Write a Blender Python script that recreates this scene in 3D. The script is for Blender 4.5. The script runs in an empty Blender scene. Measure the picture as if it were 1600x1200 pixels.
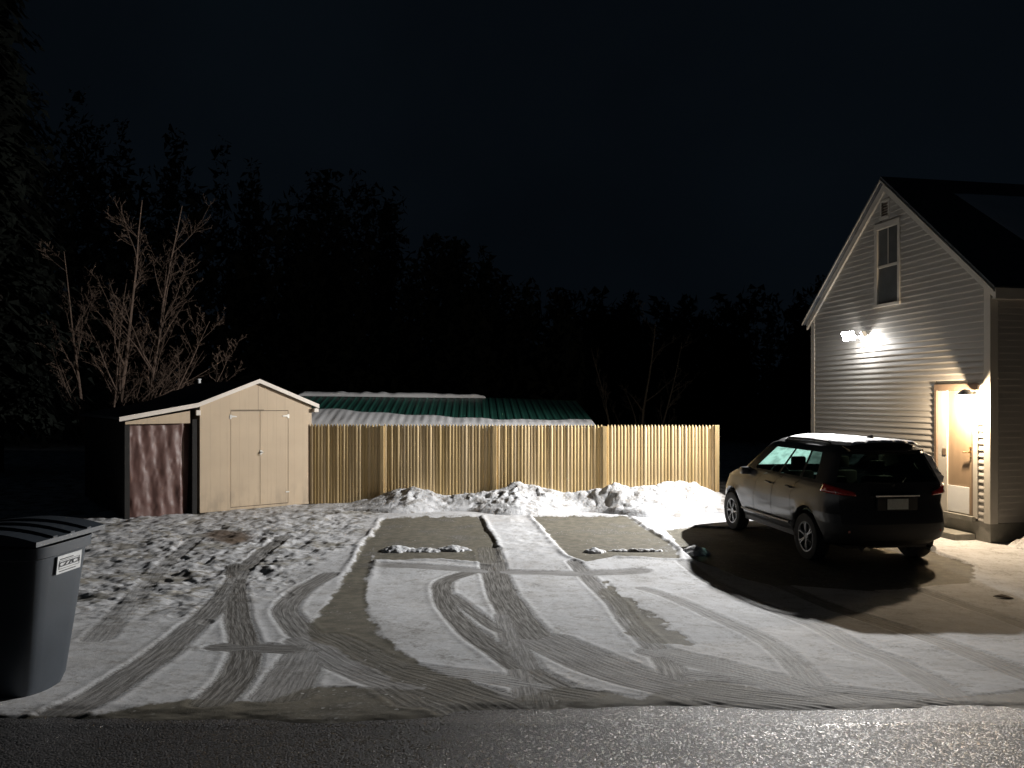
import bpy, bmesh, math, random
import numpy as np
from mathutils import Vector, Matrix, Quaternion
random.seed(7); rng = np.random.default_rng(11)
S = bpy.context.scene
R = math.radians
C = S.collection

# ------------------------------------------------------------------ camera
cam = bpy.data.cameras.new('camera'); camo = bpy.data.objects.new('camera', cam); C.objects.link(camo)
cam.sensor_fit = 'HORIZONTAL'; cam.sensor_width = 36.0
cam.lens = 36.0 * 1202 / 1600
cam.shift_y = 25 / 1600
cam.clip_start = 0.05; cam.clip_end = 2000
camo.location = (0, 0, 2.38); camo.rotation_euler = (R(90), 0, 0)
S.camera = camo
# ------------------------------------------------------------------ night sky
W = bpy.data.worlds.new('World'); S.world = W; W.use_nodes = True
wn = W.node_tree; wb = wn.nodes['Background']
wc = wn.nodes.new('ShaderNodeTexCoord'); wz = wn.nodes.new('ShaderNodeTexNoise'); wr = wn.nodes.new('ShaderNodeValToRGB')
wz.inputs['Scale'].default_value = 2.2; wz.inputs['Detail'].default_value = 5
wn.links.new(wc.outputs['Generated'], wz.inputs['Vector']); wn.links.new(wz.outputs['Fac'], wr.inputs['Fac'])
wr.color_ramp.elements[0].position = .3; wr.color_ramp.elements[0].color = (.0011, .0019, .0029, 1)
wr.color_ramp.elements[1].position = .75; wr.color_ramp.elements[1].color = (.0020, .0033, .0050, 1)
wn.links.new(wr.outputs['Color'], wb.inputs['Color']); wb.inputs['Strength'].default_value = 1.0
S.view_settings.view_transform = 'Standard'; S.view_settings.look = 'None'
S.view_settings.exposure = .2; S.view_settings.gamma = 1; S.view_settings.use_curve_mapping = False
S.cycles.use_denoising = True
S.cycles.max_bounces = 6; S.cycles.transparent_max_bounces = 12
FLOOD_W = 8000.0; SPILL_W = 60.0; ENTRY_W = 400.0

# ------------------------------------------------------------------ helpers
def tag(o, label=None, cat=None, group=None, kind=None):
    if label: o['label'] = label
    if cat: o['category'] = cat
    if group: o['group'] = group
    if kind: o['kind'] = kind
    return o
def empty(name, loc=(0, 0, 0), rz=0.0):
    o = bpy.data.objects.new(name, None); C.objects.link(o); o.location = loc; o.rotation_euler = (0, 0, rz)
    o.empty_display_size = .2
    return o
def link(name, me, mat=None, parent=None, smooth=False, angle=None):
    o = bpy.data.objects.new(name, me); C.objects.link(o)
    if mat and not me.materials: me.materials.append(mat)
    if parent: o.parent = parent
    if smooth:
        me.polygons.foreach_set('use_smooth', [True] * len(me.polygons))
        if angle:
            try: me.set_sharp_from_angle(angle=R(angle))
            except Exception: pass
    return o
def mesh(name, verts, faces):
    me = bpy.data.meshes.new(name); me.from_pydata([tuple(v) for v in verts], [], faces); me.update(); return me
def bm_mesh(name, bm):
    bmesh.ops.recalc_face_normals(bm, faces=bm.faces)
    me = bpy.data.meshes.new(name); bm.to_mesh(me); bm.free(); return me
def add_box(bm, lo, hi, bev=0.0):
    lo, hi = Vector(lo), Vector(hi)
    r = bmesh.ops.create_cube(bm, size=1.0)
    vs = r['verts']
    for v in vs: v.co = Vector([(lo[k] + hi[k]) / 2 + v.co[k] * (hi[k] - lo[k]) for k in range(3)])
    if bev > 0:
        es = list({e for v in vs for e in v.link_edges})
        bmesh.ops.bevel(bm, geom=es, offset=bev, segments=2, affect='EDGES', profile=.6)
def box(name, lo, hi, mat, parent=None, bev=0.0):
    bm = bmesh.new(); add_box(bm, lo, hi, bev)
    return link(name, bm_mesh(name, bm), mat, parent)
def add_tube(bm, pts, rads, n=8, cap=True):
    pts = [Vector(p) for p in pts]; rings = []
    up = Vector((.13, .31, .94)).normalized()
    for i, p in enumerate(pts):
        d = (pts[min(i + 1, len(pts) - 1)] - pts[max(i - 1, 0)]).normalized()
        a = d.cross(up)
        if a.length < 1e-3: a = d.cross(Vector((1, 0, 0)))
        a.normalize(); b = d.cross(a)
        rings.append([bm.verts.new(p + (a * math.cos(2 * math.pi * k / n) + b * math.sin(2 * math.pi * k / n)) * rads[i]) for k in range(n)])
    for i in range(len(pts) - 1):
        for k in range(n):
            bm.faces.new((rings[i][k], rings[i][(k + 1) % n], rings[i + 1][(k + 1) % n], rings[i + 1][k]))
    if cap:
        bm.faces.new(rings[0]); bm.faces.new(rings[-1])
def add_prism(bm, poly, o, ex, ey, depth):
    """poly in (a,b) -> o + a*ex + b*ey, extruded by vector depth"""
    o, ex, ey, depth = map(Vector, (o, ex, ey, depth))
    f = [bm.verts.new(o + ex * a + ey * b) for a, b in poly]
    k = [bm.verts.new(o + ex * a + ey * b + depth) for a, b in poly]
    n = len(poly)
    bm.faces.new(f); bm.faces.new(k[::-1])
    for i in range(n): bm.faces.new((f[i], k[i], k[(i + 1) % n], f[(i + 1) % n]))
def prism(name, poly, o, ex, ey, depth, mat, parent=None):
    bm = bmesh.new(); add_prism(bm, poly, o, ex, ey, depth)
    return link(name, bm_mesh(name, bm), mat, parent)
def lathe(prof, n=24, axis='Z'):
    bm = bmesh.new(); rings = []
    for r, z in prof:
        ring = []
        for k in range(n):
            a = 2 * math.pi * k / n
            p = (r * math.cos(a), r * math.sin(a), z)
            if axis == 'Y': p = (p[0], p[2], p[1])
            ring.append(bm.verts.new(p))
        rings.append(ring)
    for i in range(len(rings) - 1):
        for k in range(n):
            bm.faces.new((rings[i][k], rings[i][(k + 1) % n], rings[i + 1][(k + 1) % n], rings[i + 1][k]))
    bmesh.ops.remove_doubles(bm, verts=bm.verts, dist=1e-5)
    return bm

# numpy noise
def hash2(ix, iy, s):
    h = (ix.astype(np.int64) * 374761393 + iy.astype(np.int64) * 668265263 + s * 1274126177) & 0x7fffffff
    h = (h ^ (h >> 13)) * 1274126177 & 0x7fffffff
    return ((h ^ (h >> 16)) & 0xffff) / 65535.0
def vnoise(x, y, s=0):
    ix = np.floor(x); iy = np.floor(y); fx = x - ix; fy = y - iy
    u = fx * fx * fx * (fx * (fx * 6 - 15) + 10); v = fy * fy * fy * (fy * (fy * 6 - 15) + 10)
    a = hash2(ix, iy, s); b = hash2(ix + 1, iy, s); c = hash2(ix, iy + 1, s); d = hash2(ix + 1, iy + 1, s)
    return (a * (1 - u) + b * u) * (1 - v) + (c * (1 - u) + d * u) * v
def fbm(x, y, o=4, s=0):
    t = 0; a = .5; n = 0
    for k in range(o):
        t = t + a * vnoise(x * 2 ** k + 17.3 * k, y * 2 ** k - 9.1 * k, s + k); n += a; a *= .5
    return t / n
def cell(x, y, s=0):
    """cellular noise: F1 distance and id of the nearest point"""
    ix = np.floor(x); iy = np.floor(y); best = np.full(x.shape, 9.0); idv = np.zeros(x.shape)
    for dx in (-1, 0, 1):
        for dy in (-1, 0, 1):
            px = ix + dx; py = iy + dy
            qx = px + hash2(px, py, s); qy = py + hash2(px, py, s + 5)
            d = (qx - x) ** 2 + (qy - y) ** 2
            m = d < best; best = np.where(m, d, best); idv = np.where(m, hash2(px, py, s + 9), idv)
    return np.sqrt(best), idv
def sstep(a, b, x):
    t = np.clip((x - a) / (b - a), 0, 1); return t * t * (3 - 2 * t)
def zprof(Y):
    """the drive falls gently from the road to the fence"""
    t = np.clip((10.5 - Y) / 5.9, 0, 1.06); return .55 * t ** 1.5

# ------------------------------------------------------------------ materials
def new_mat(name):
    m = bpy.data.materials.new(name); m.use_nodes = True
    nt = m.node_tree; b = nt.nodes['Principled BSDF']
    return m, nt, b
def N(nt, t, **kw):
    n = nt.nodes.new(t)
    for k, v in kw.items(): setattr(n, k, v)
    return n
def math_node(nt, op, a, b=None, clamp=False):
    n = N(nt, 'ShaderNodeMath', operation=op); n.use_clamp = clamp
    for i, v in enumerate((a, b)):
        if v is None: continue
        if isinstance(v, (int, float)): n.inputs[i].default_value = v
        else: nt.links.new(v, n.inputs[i])
    return n.outputs[0]
def maprange(nt, v, a, b, c=0., d=1., smooth=True):
    n = N(nt, 'ShaderNodeMapRange'); n.interpolation_type = 'SMOOTHSTEP' if smooth else 'LINEAR'
    nt.links.new(v, n.inputs[0])
    for i, x in enumerate((a, b, c, d)): n.inputs[i + 1].default_value = x
    return n.outputs[0]
def mixc(nt, f, a, b):
    n = N(nt, 'ShaderNodeMix', data_type='RGBA')
    def put(i, v):
        if isinstance(v, (tuple, list)): n.inputs[i].default_value = (*v[:3], 1)
        elif isinstance(v, (int, float)): n.inputs[i].default_value = v
        else: nt.links.new(v, n.inputs[i])
    put(0, f); put(6, a); put(7, b)
    return n.outputs[2]
def noise(nt, scale, detail=4, vec=None, rough=.55, out='Fac'):
    n = N(nt, 'ShaderNodeTexNoise'); n.inputs['Scale'].default_value = scale; n.inputs['Detail'].default_value = detail
    n.inputs['Roughness'].default_value = rough
    if vec: nt.links.new(vec, n.inputs['Vector'])
    return n.outputs[out]
def objco(nt, sc=None):
    t = N(nt, 'ShaderNodeTexCoord')
    if not sc: return t.outputs['Object']
    m = N(nt, 'ShaderNodeMapping'); m.inputs['Scale'].default_value = sc
    nt.links.new(t.outputs['Object'], m.inputs['Vector']); return m.outputs['Vector']
def bump(nt, b, h, strength=.4, dist=.01):
    n = N(nt, 'ShaderNodeBump'); n.inputs['Strength'].default_value = strength; n.inputs['Distance'].default_value = dist
    nt.links.new(h, n.inputs['Height']); nt.links.new(n.outputs['Normal'], b.inputs['Normal'])
def simple(name, col, rough=.6, var=.25, scale=6, sc=None, bmp=.15, bdist=.004, metal=0., coat=0., spec=.5, dark=None, bscale=None):
    m, nt, b = new_mat(name)
    v = objco(nt, sc); f = noise(nt, scale, 5, v)
    c2 = dark or tuple(x * (1 - var) for x in col)
    nt.links.new(mixc(nt, maprange(nt, f, .3, .72), c2, col), b.inputs['Base Color'])
    b.inputs['Roughness'].default_value = rough; b.inputs['Metallic'].default_value = metal
    b.inputs['Specular IOR Level'].default_value = spec
    if coat: b.inputs['Coat Weight'].default_value = coat; b.inputs['Coat Roughness'].default_value = .08
    if bmp: bump(nt, b, noise(nt, bscale or scale * 9, 4, v), bmp, bdist)
    return m
def emit(name, col, s):
    m, nt, b = new_mat(name)
    b.inputs['Base Color'].default_value = (*col, 1); b.inputs['Emission Color'].default_value = (*col, 1)
    b.inputs['Emission Strength'].default_value = s; return m
def glass(name, tint, gloss=.06):
    """thin tinted pane: light passes through it with its tint"""
    m = bpy.data.materials.new(name); m.use_nodes = True; nt = m.node_tree
    nt.nodes.clear(); o = N(nt, 'ShaderNodeOutputMaterial')
    t = N(nt, 'ShaderNodeBsdfTransparent'); t.inputs[0].default_value = (*tint, 1)
    g = N(nt, 'ShaderNodeBsdfGlossy'); g.inputs['Roughness'].default_value = .04; g.inputs[0].default_value = (.9, .9, .9, 1)
    mx = N(nt, 'ShaderNodeMixShader'); fr = N(nt, 'ShaderNodeFresnel'); fr.inputs[0].default_value = 1.45
    nt.links.new(fr.outputs[0], mx.inputs[0]); nt.links.new(t.outputs[0], mx.inputs[1]); nt.links.new(g.outputs[0], mx.inputs[2])
    nt.links.new(mx.outputs[0], o.inputs[0]); return m

M = {}
M['picket'] = simple('new_spruce', (.70, .53, .28), .75, .22, 3, (14, 14, .6), .35, .004)
def _picket_var():
    m = M['picket']; nt = m.node_tree; b = nt.nodes['Principled BSDF']
    src = b.inputs['Base Color'].links[0].from_socket
    oi = N(nt, 'ShaderNodeObjectInfo'); hs = N(nt, 'ShaderNodeHueSaturation')
    nt.links.new(maprange(nt, oi.outputs['Random'], 0, 1, .86, 1.06, False), hs.inputs['Value'])
    nt.links.new(maprange(nt, oi.outputs['Random'], 0, 1, 1.12, .88, False), hs.inputs['Saturation'])
    nt.links.new(src, hs.inputs['Color'])
    kn = noise(nt, 9, 2, objco(nt, (3, 3, 1.3)))
    nt.links.new(mixc(nt, maprange(nt, kn, .70, .76), hs.outputs['Color'], (.26, .14, .06)), b.inputs['Base Color'])
_picket_var()
M['post'] = simple('post_wood', (.66, .49, .25), .75, .3, 3, (8, 8, .6), .3, .004)
M['shed'] = simple('shed_paint', (.46, .36, .25), .7, .08, 1.5, None, .25, .003, bscale=120)
def _shed_sheet():
    m = M['shed']; nt = m.node_tree; b = nt.nodes['Principled BSDF']; src = b.inputs['Base Color'].links[0].from_socket
    co = objco(nt); sx = N(nt, 'ShaderNodeSeparateXYZ'); nt.links.new(co, sx.inputs[0])
    fr = math_node(nt, 'FRACT', math_node(nt, 'DIVIDE', sx.outputs[0], .2032)); gr = math_node(nt, 'LESS_THAN', fr, .045)
    up = math_node(nt, 'GREATER_THAN', sx.outputs[2], .0)
    dirt = math_node(nt, 'MULTIPLY', maprange(nt, sx.outputs[2], .75, .05), maprange(nt, noise(nt, 5, 6, objco(nt, (1, 1, .35)), .65), .42, .68))
    c = mixc(nt, math_node(nt, 'MULTIPLY', dirt, .45), src, (.20, .165, .125))
    st = maprange(nt, noise(nt, 3, 5, objco(nt, (5, 5, .35)), .6), .52, .75)
    c = mixc(nt, math_node(nt, 'MULTIPLY', st, .22), c, (.27, .215, .155))
    nt.links.new(mixc(nt, math_node(nt, 'MULTIPLY', gr, .22), c, (.22, .17, .12)), b.inputs['Base Color'])
_shed_sheet()
M['shed_trim'] = simple('shed_trim', (.66, .60, .53), .6, .12, 4)
M['shingle_dark'] = simple('dark_shingle', (.08, .09, .105), .9, .5, 14, None, .6, .01)
M['tarp'] = simple('maroon_tarp', (.125, .066, .056), .5, .2, 3, None, .3, .006)
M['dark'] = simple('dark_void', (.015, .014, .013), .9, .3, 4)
M['hinge'] = simple('galvanised', (.75, .74, .70), .35, .15, 12, metal=.6)
M['siding'] = simple('vinyl_siding', (.42, .40, .37), .55, .10, 1.2, (1, 1, 6), .12, .002)
M['trim'] = simple('white_trim', (.49, .465, .42), .55, .08, 3)
M['browntrim'] = simple('brown_casing', (.17, .12, .085), .55, .2, 4)
M['door'] = simple('brown_door', (.28, .20, .13), .5, .15, 3, (3, 3, .5))
M['white'] = simple('white_panel', (.72, .73, .74), .45, .08, 3)
M['concrete'] = simple('foundation', (.26, .25, .22), .9, .35, 3, None, .5, .01)
M['brass'] = simple('brass', (.75, .55, .25), .25, .1, 10, metal=1.)
M['winglass'] = simple('window_glass', (.11, .115, .115), .08, .3, 2, bmp=0)
M['blackmetal'] = simple('black_metal', (.03, .03, .03), .4, .3, 8)
M['greenroof'] = simple('green_metal_roof', (.020, .095, .072), .4, .25, 2, None, .1, .002)
M['bark'] = simple('grey_brown_bark', (.21, .145, .11), .9, .45, 6, (4, 4, 1), .6, .01)
M['darkbark'] = simple('dark_bark', (.07, .06, .05), .9, .4, 6, (4, 4, 1), .5, .01)
M['needle'] = simple('spruce_needles', (.014, .020, .014), .8, .5, 2, bmp=0)
M['binplastic'] = simple('grey_bin_plastic', (.050, .062, .078), .45, .15, 4, None, .2, .002)
M['bindark'] = simple('dark_bin_plastic', (.007, .007, .008), .5, .2, 4, None, .2, .002)
M['sticker'] = simple('white_sticker', (.72, .74, .75), .5, .12, 20, bmp=0)
M['ink'] = simple('dark_ink', (.06, .065, .075), .6, .1, 20, bmp=0)
M['lidred'] = simple('faded_red_lid', (.035, .017, .015), .5, .2, 6)
# vehicle
M['paint'] = simple('dark_metallic_paint', (.022, .022, .024), .40, .2, 30, None, 0, metal=.1, coat=.45, spec=.3)
M['plastic'] = simple('black_plastic', (.016, .016, .017), .6, .3, 20, None, .3, .001)
M['tyre'] = simple('tyre_rubber', (.02, .02, .02), .85, .3, 20, None, .3, .002)
M['rim'] = simple('alloy', (.17, .17, .17), .35, .2, 10, metal=.75)
M['tail'] = simple('red_lens', (.40, .025, .02), .12, .3, 30, None, 0, coat=1.)
M['tailglow'] = simple('clear_lens', (.55, .40, .38), .15, .2, 30, None, 0, coat=1.)
M['plate'] = simple('plate', (.52, .55, .52), .5, .15, 40)
M['cloth'] = simple('seat_cloth', (.05, .05, .052), .9, .2, 30)
M['carglass'] = glass('green_tinted_glass', (.62, .80, .74))
M['privacy'] = glass('privacy_glass', (.10, .13, .12))
def frost():
    m = bpy.data.materials.new('frosted_windshield'); m.use_nodes = True; nt = m.node_tree; nt.nodes.clear(); o = N(nt, 'ShaderNodeOutputMaterial')
    d = N(nt, 'ShaderNodeBsdfDiffuse'); d.inputs[0].default_value = (.34, .38, .38, 1); t = N(nt, 'ShaderNodeBsdfTranslucent'); t.inputs[0].default_value = (.20, .29, .27, 1)
    a = N(nt, 'ShaderNodeMixShader'); a.inputs[0].default_value = .55; nt.links.new(d.outputs[0], a.inputs[1]); nt.links.new(t.outputs[0], a.inputs[2])
    tr = N(nt, 'ShaderNodeBsdfTransparent'); tr.inputs[0].default_value = (.6, .8, .75, 1); x = N(nt, 'ShaderNodeMixShader')
    nt.links.new(maprange(nt, noise(nt, 7, 4, objco(nt)), .35, .6, .55, .97), x.inputs[0]); nt.links.new(tr.outputs[0], x.inputs[1]); nt.links.new(a.outputs[0], x.inputs[2])
    nt.links.new(x.outputs[0], o.inputs[0]); return m
M['frost'] = frost()
M['chrome'] = simple('chrome', (.7, .7, .7), .12, .05, 5, bmp=0, metal=1.)

def snow_mat(name, col=(.80, .81, .83), dirt=(.40, .37, .33), dl=.62, dh=.80, bs=26, bstr=.5, bd=.03, sss=0):
    m, nt, b = new_mat(name); v = objco(nt)
    n1 = noise(nt, 3.2, 6, v, .65); n2 = noise(nt, bs, 5, v, .6)
    f = math_node(nt, 'ADD', math_node(nt, 'MULTIPLY', n1, .7), math_node(nt, 'MULTIPLY', n2, .3))
    nt.links.new(mixc(nt, maprange(nt, f, dl, dh), col, dirt), b.inputs['Base Color'])
    b.inputs['Roughness'].default_value = .7; b.inputs['Specular IOR Level'].default_value = .3
    if sss: b.inputs['Subsurface Weight'].default_value = sss; b.inputs['Subsurface Radius'].default_value = (1, .95, .9); b.inputs['Subsurface Scale'].default_value = .05
    bump(nt, b, n2, bstr, bd); return m
M['snow'] = snow_mat('clean_snow', (.57, .58, .60), (.25, .235, .22), .48, .62, sss=.45)
M['roofsnow'] = snow_mat('roof_snow', (.74, .74, .75), (.58, .57, .56), .5, .8, 12, .25, .01)

# ------------------------------------------------------------------ ground surface of the drive
TR = {  # tyre tracks worn into the snow: points (x, y), half width, strength
 't2': ([(-3.959, 13.368), (-3.875, 11.821), (-3.732, 10.556), (-3.33, 8.779), (-2.969, 6.957), (-2.776, 6.033), (-2.677, 5.311), (-2.592, 4.771), (-2.613, 4.487)], .125, .72),
 't3': ([(-3.976, 11.088), (-3.277, 9.14), (-2.759, 7.75), (-2.355, 6.755), (-2.118, 6.104), (-1.962, 5.548), (-1.874, 5.072), (-1.826, 4.709)], .12, .85),
 't4': ([(-2.501, 10.438), (-2.596, 9.512), (-2.465, 8.395), (-2.237, 7.75), (-1.881, 6.957)], .13, .75),
 't1a': ([(-1.679, 6.727), (-1.69, 6.43), (-1.47, 4.868)], .17, .6),
 't1b': ([(-1.477, 6.456), (-0.887, 5.33), (-0.55, 4.724)], .14, .7),
 't5': ([(-0.365, 12.173), (-0.289, 11.219), (-0.203, 10.188), (-0.036, 8.546), (0.175, 7.016), (0.413, 6.202), (0.656, 5.631), (0.88, 5.292), (1.138, 4.885)], .17, .95),
 't5b': ([(-0.066, 7.993), (0.027, 6.456), (0.111, 5.33), (0.138, 4.724)], .12, .65),
 't6': ([(-0.615, 10.556), (-0.822, 10.188), (-0.894, 9.764), (-0.788, 8.938), (-0.572, 7.818), (-0.281, 6.755), (-0.025, 5.986), (0.177, 5.33), (0.331, 4.968)], .115, .9),
 't6b': ([(-0.715, 9.14), (-0.545, 8.623), (-0.171, 7.322), (0.141, 6.755), (0.413, 6.202)], .075, .8),
 't7': ([(0.887, 11.219), (0.943, 10.795), (1.056, 9.764), (1.138, 8.546), (1.152, 7.483), (1.182, 6.456), (1.17, 5.738), (1.093, 5.055)], .10, .75),
 't8': ([(1.629, 9.553), (1.764, 9.221), (2.008, 8.209), (2.162, 7.198), (2.202, 6.456), (2.12, 5.738), (1.989, 5.003)], .09, .55),
 't9': ([(2.775, 8.779), (2.86, 7.958), (2.93, 7.322), (2.884, 6.456), (2.939, 5.917), (2.846, 5.144), (2.724, 4.678)], .10, .62),
 't9b': ([(2.5, 11.2), (2.6, 10.0), (2.775, 8.779)], .10, .5),
 't10': ([(3.3, 11.0), (3.475, 9.099), (3.555, 7.958), (3.665, 7.106), (3.69, 6.456), (3.612, 5.427), (3.5, 4.5)], .11, .72),
 't11': ([(5.086, 10.188), (5.047, 9.722), (5.018, 8.779), (4.951, 7.581), (4.8, 6.0)], .08, .6),
 'tx': ([(-2.068, 11.045), (-1.086, 10.877), (-0.311, 10.674), (0.264, 10.595), (0.875, 10.517), (1.776, 10.674)], .14, .62),
 's1': ([(-1.7, 6.73), (-.93, 5.55), (-.15, 4.60)], .26, .62),
 's2': ([(0.29, 6.73), (0.738, 5.55), (1.23, 4.93), (1.7, 4.65)], .24, .68),
 's3': ([(1.18, 6.2), (1.616, 5.55), (1.985, 4.78)], .18, .5),
 's4': ([(1.3, 5.43), (1.87, 5.1), (2.69, 4.65)], .12, .45),
 's5': ([(-.75, 5.66), (-.18, 5.33), (.41, 4.9)], .14, .4),
 't12': ([(-5.355, 13.003), (-5.021, 11.219), (-4.448, 9.14), (-3.638, 6.727)], .12, .4),
 't13': ([(-1.248, 6.251), (-1.684, 6.327), (-2.4, 6.45)], .16, .75),
}
PADS = {  # patches scraped down to the pavement
 'P1': [(-2.38, 13.623), (-2.099, 11.629), (-1.844, 9.553), (-1.536, 8.1), (-1.054, 6.563), (-0.717, 5.826), (-0.429, 5.427), (-0.231, 5.055), (-0.406, 4.885), (-0.784, 5.235), (-1.191, 5.963), (-1.492, 6.404), (-1.776, 6.672), (-1.92, 7.167), (-2.04, 8.173), (-2.137, 9.14), (-2.28, 10.961), (-2.488, 13.003)],
 'pad1': [(-2.584, 15.298), (-1.811, 15.548), (-0.65, 15.633), (-0.469, 14.092), (-0.275, 12.714), (-0.215, 11.219), (-0.324, 11.131), (-1.043, 11.397), (-2.07, 11.307), (-2.258, 12.173), (-2.437, 13.623)],
 'pad2': [(0.416, 15.633), (1.438, 15.718), (2.406, 15.633), (2.462, 14.092), (2.592, 12.714), (2.611, 12.071), (2.465, 11.397), (1.542, 11.582), (1.073, 11.219), (0.826, 11.677), (0.664, 13.306)],
 'pad3': [(2.75, 13.9), (3.4, 14.3), (6.4, 14.2), (6.6, 11.0), (5.9, 9.9), (4.4, 9.4), (3.2, 9.9), (2.68, 11.3), (2.7, 12.6)],
 'spk': [(1.271, 10.188), (1.331, 9.14), (1.391, 8.357), (1.496, 7.818), (1.55, 7.167), (1.562, 6.59), (1.343, 6.456), (1.106, 6.644), (1.043, 7.167), (1.088, 8.173), (1.026, 9.14)],
 'front': [(-3.877, 4.3), (-2.419, 4.46), (-1.998, 4.803), (-1.498, 4.74), (-1.379, 5.18), (-1.02, 5.108), (-0.661, 4.968), (-0.321, 5.292), (0.0, 4.771), (0.336, 5.055), (0.799, 4.803), (1.321, 5.292), (1.615, 5.108), (1.798, 4.803), (2.168, 4.918), (2.46, 4.693), (3.307, 4.968), (4.47, 4.885), (9.5, 4.9), (9.5, 3.6), (-9.5, 3.6), (-9.5, 4.1)],
}
BROWN = [(-5.497, 13.623), (-5.308, 14.023), (-4.714, 13.82), (-4.387, 13.183), (-4.489, 12.547), (-5.016, 12.829)]
def seg_dist(X, Y, a, b):
    ax, ay = a; bx, by = b; dx, dy = bx - ax, by - ay; L2 = dx * dx + dy * dy
    t = np.clip(((X - ax) * dx + (Y - ay) * dy) / L2, 0, 1)
    ex = X - ax - t * dx; ey = Y - ay - t * dy
    d = np.sqrt(ex * ex + ey * ey); L = math.sqrt(L2); perp = (dx * (Y - ay) - dy * (X - ax)) / L
    return d, perp, ((X - ax) * dx + (Y - ay) * dy) / L
def poly_sd(X, Y, poly):
    """positive inside"""
    ins = np.zeros(X.shape, bool); d = np.full(X.shape, 9.0); n = len(poly)
    for i in range(n):
        a, b = poly[i], poly[(i + 1) % n]
        d = np.minimum(d, seg_dist(X, Y, a, b)[0])
        c = ((a[1] > Y) != (b[1] > Y))
        with np.errstate(divide='ignore', invalid='ignore'):
            ins ^= c & (X < (b[0] - a[0]) * (Y - a[1]) / (b[1] - a[1] + 1e-12) + a[0])
    return np.where(ins, d, -d)
def catmull(pts, k=5):
    P = [np.array(p) for p in pts]; P = [2 * P[0] - P[1]] + P + [2 * P[-1] - P[-2]]; out = []
    for i in range(1, len(P) - 2):
        for j in range(k):
            t = j / k
            out.append(tuple(.5 * (2 * P[i] + (P[i + 1] - P[i - 1]) * t + (2 * P[i - 1] - 5 * P[i] + 4 * P[i + 1] - P[i + 2]) * t * t + (3 * P[i] - P[i - 1] - 3 * P[i + 1] + P[i + 2]) * t ** 3)))
    out.append(tuple(P[-2])); return out

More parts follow.
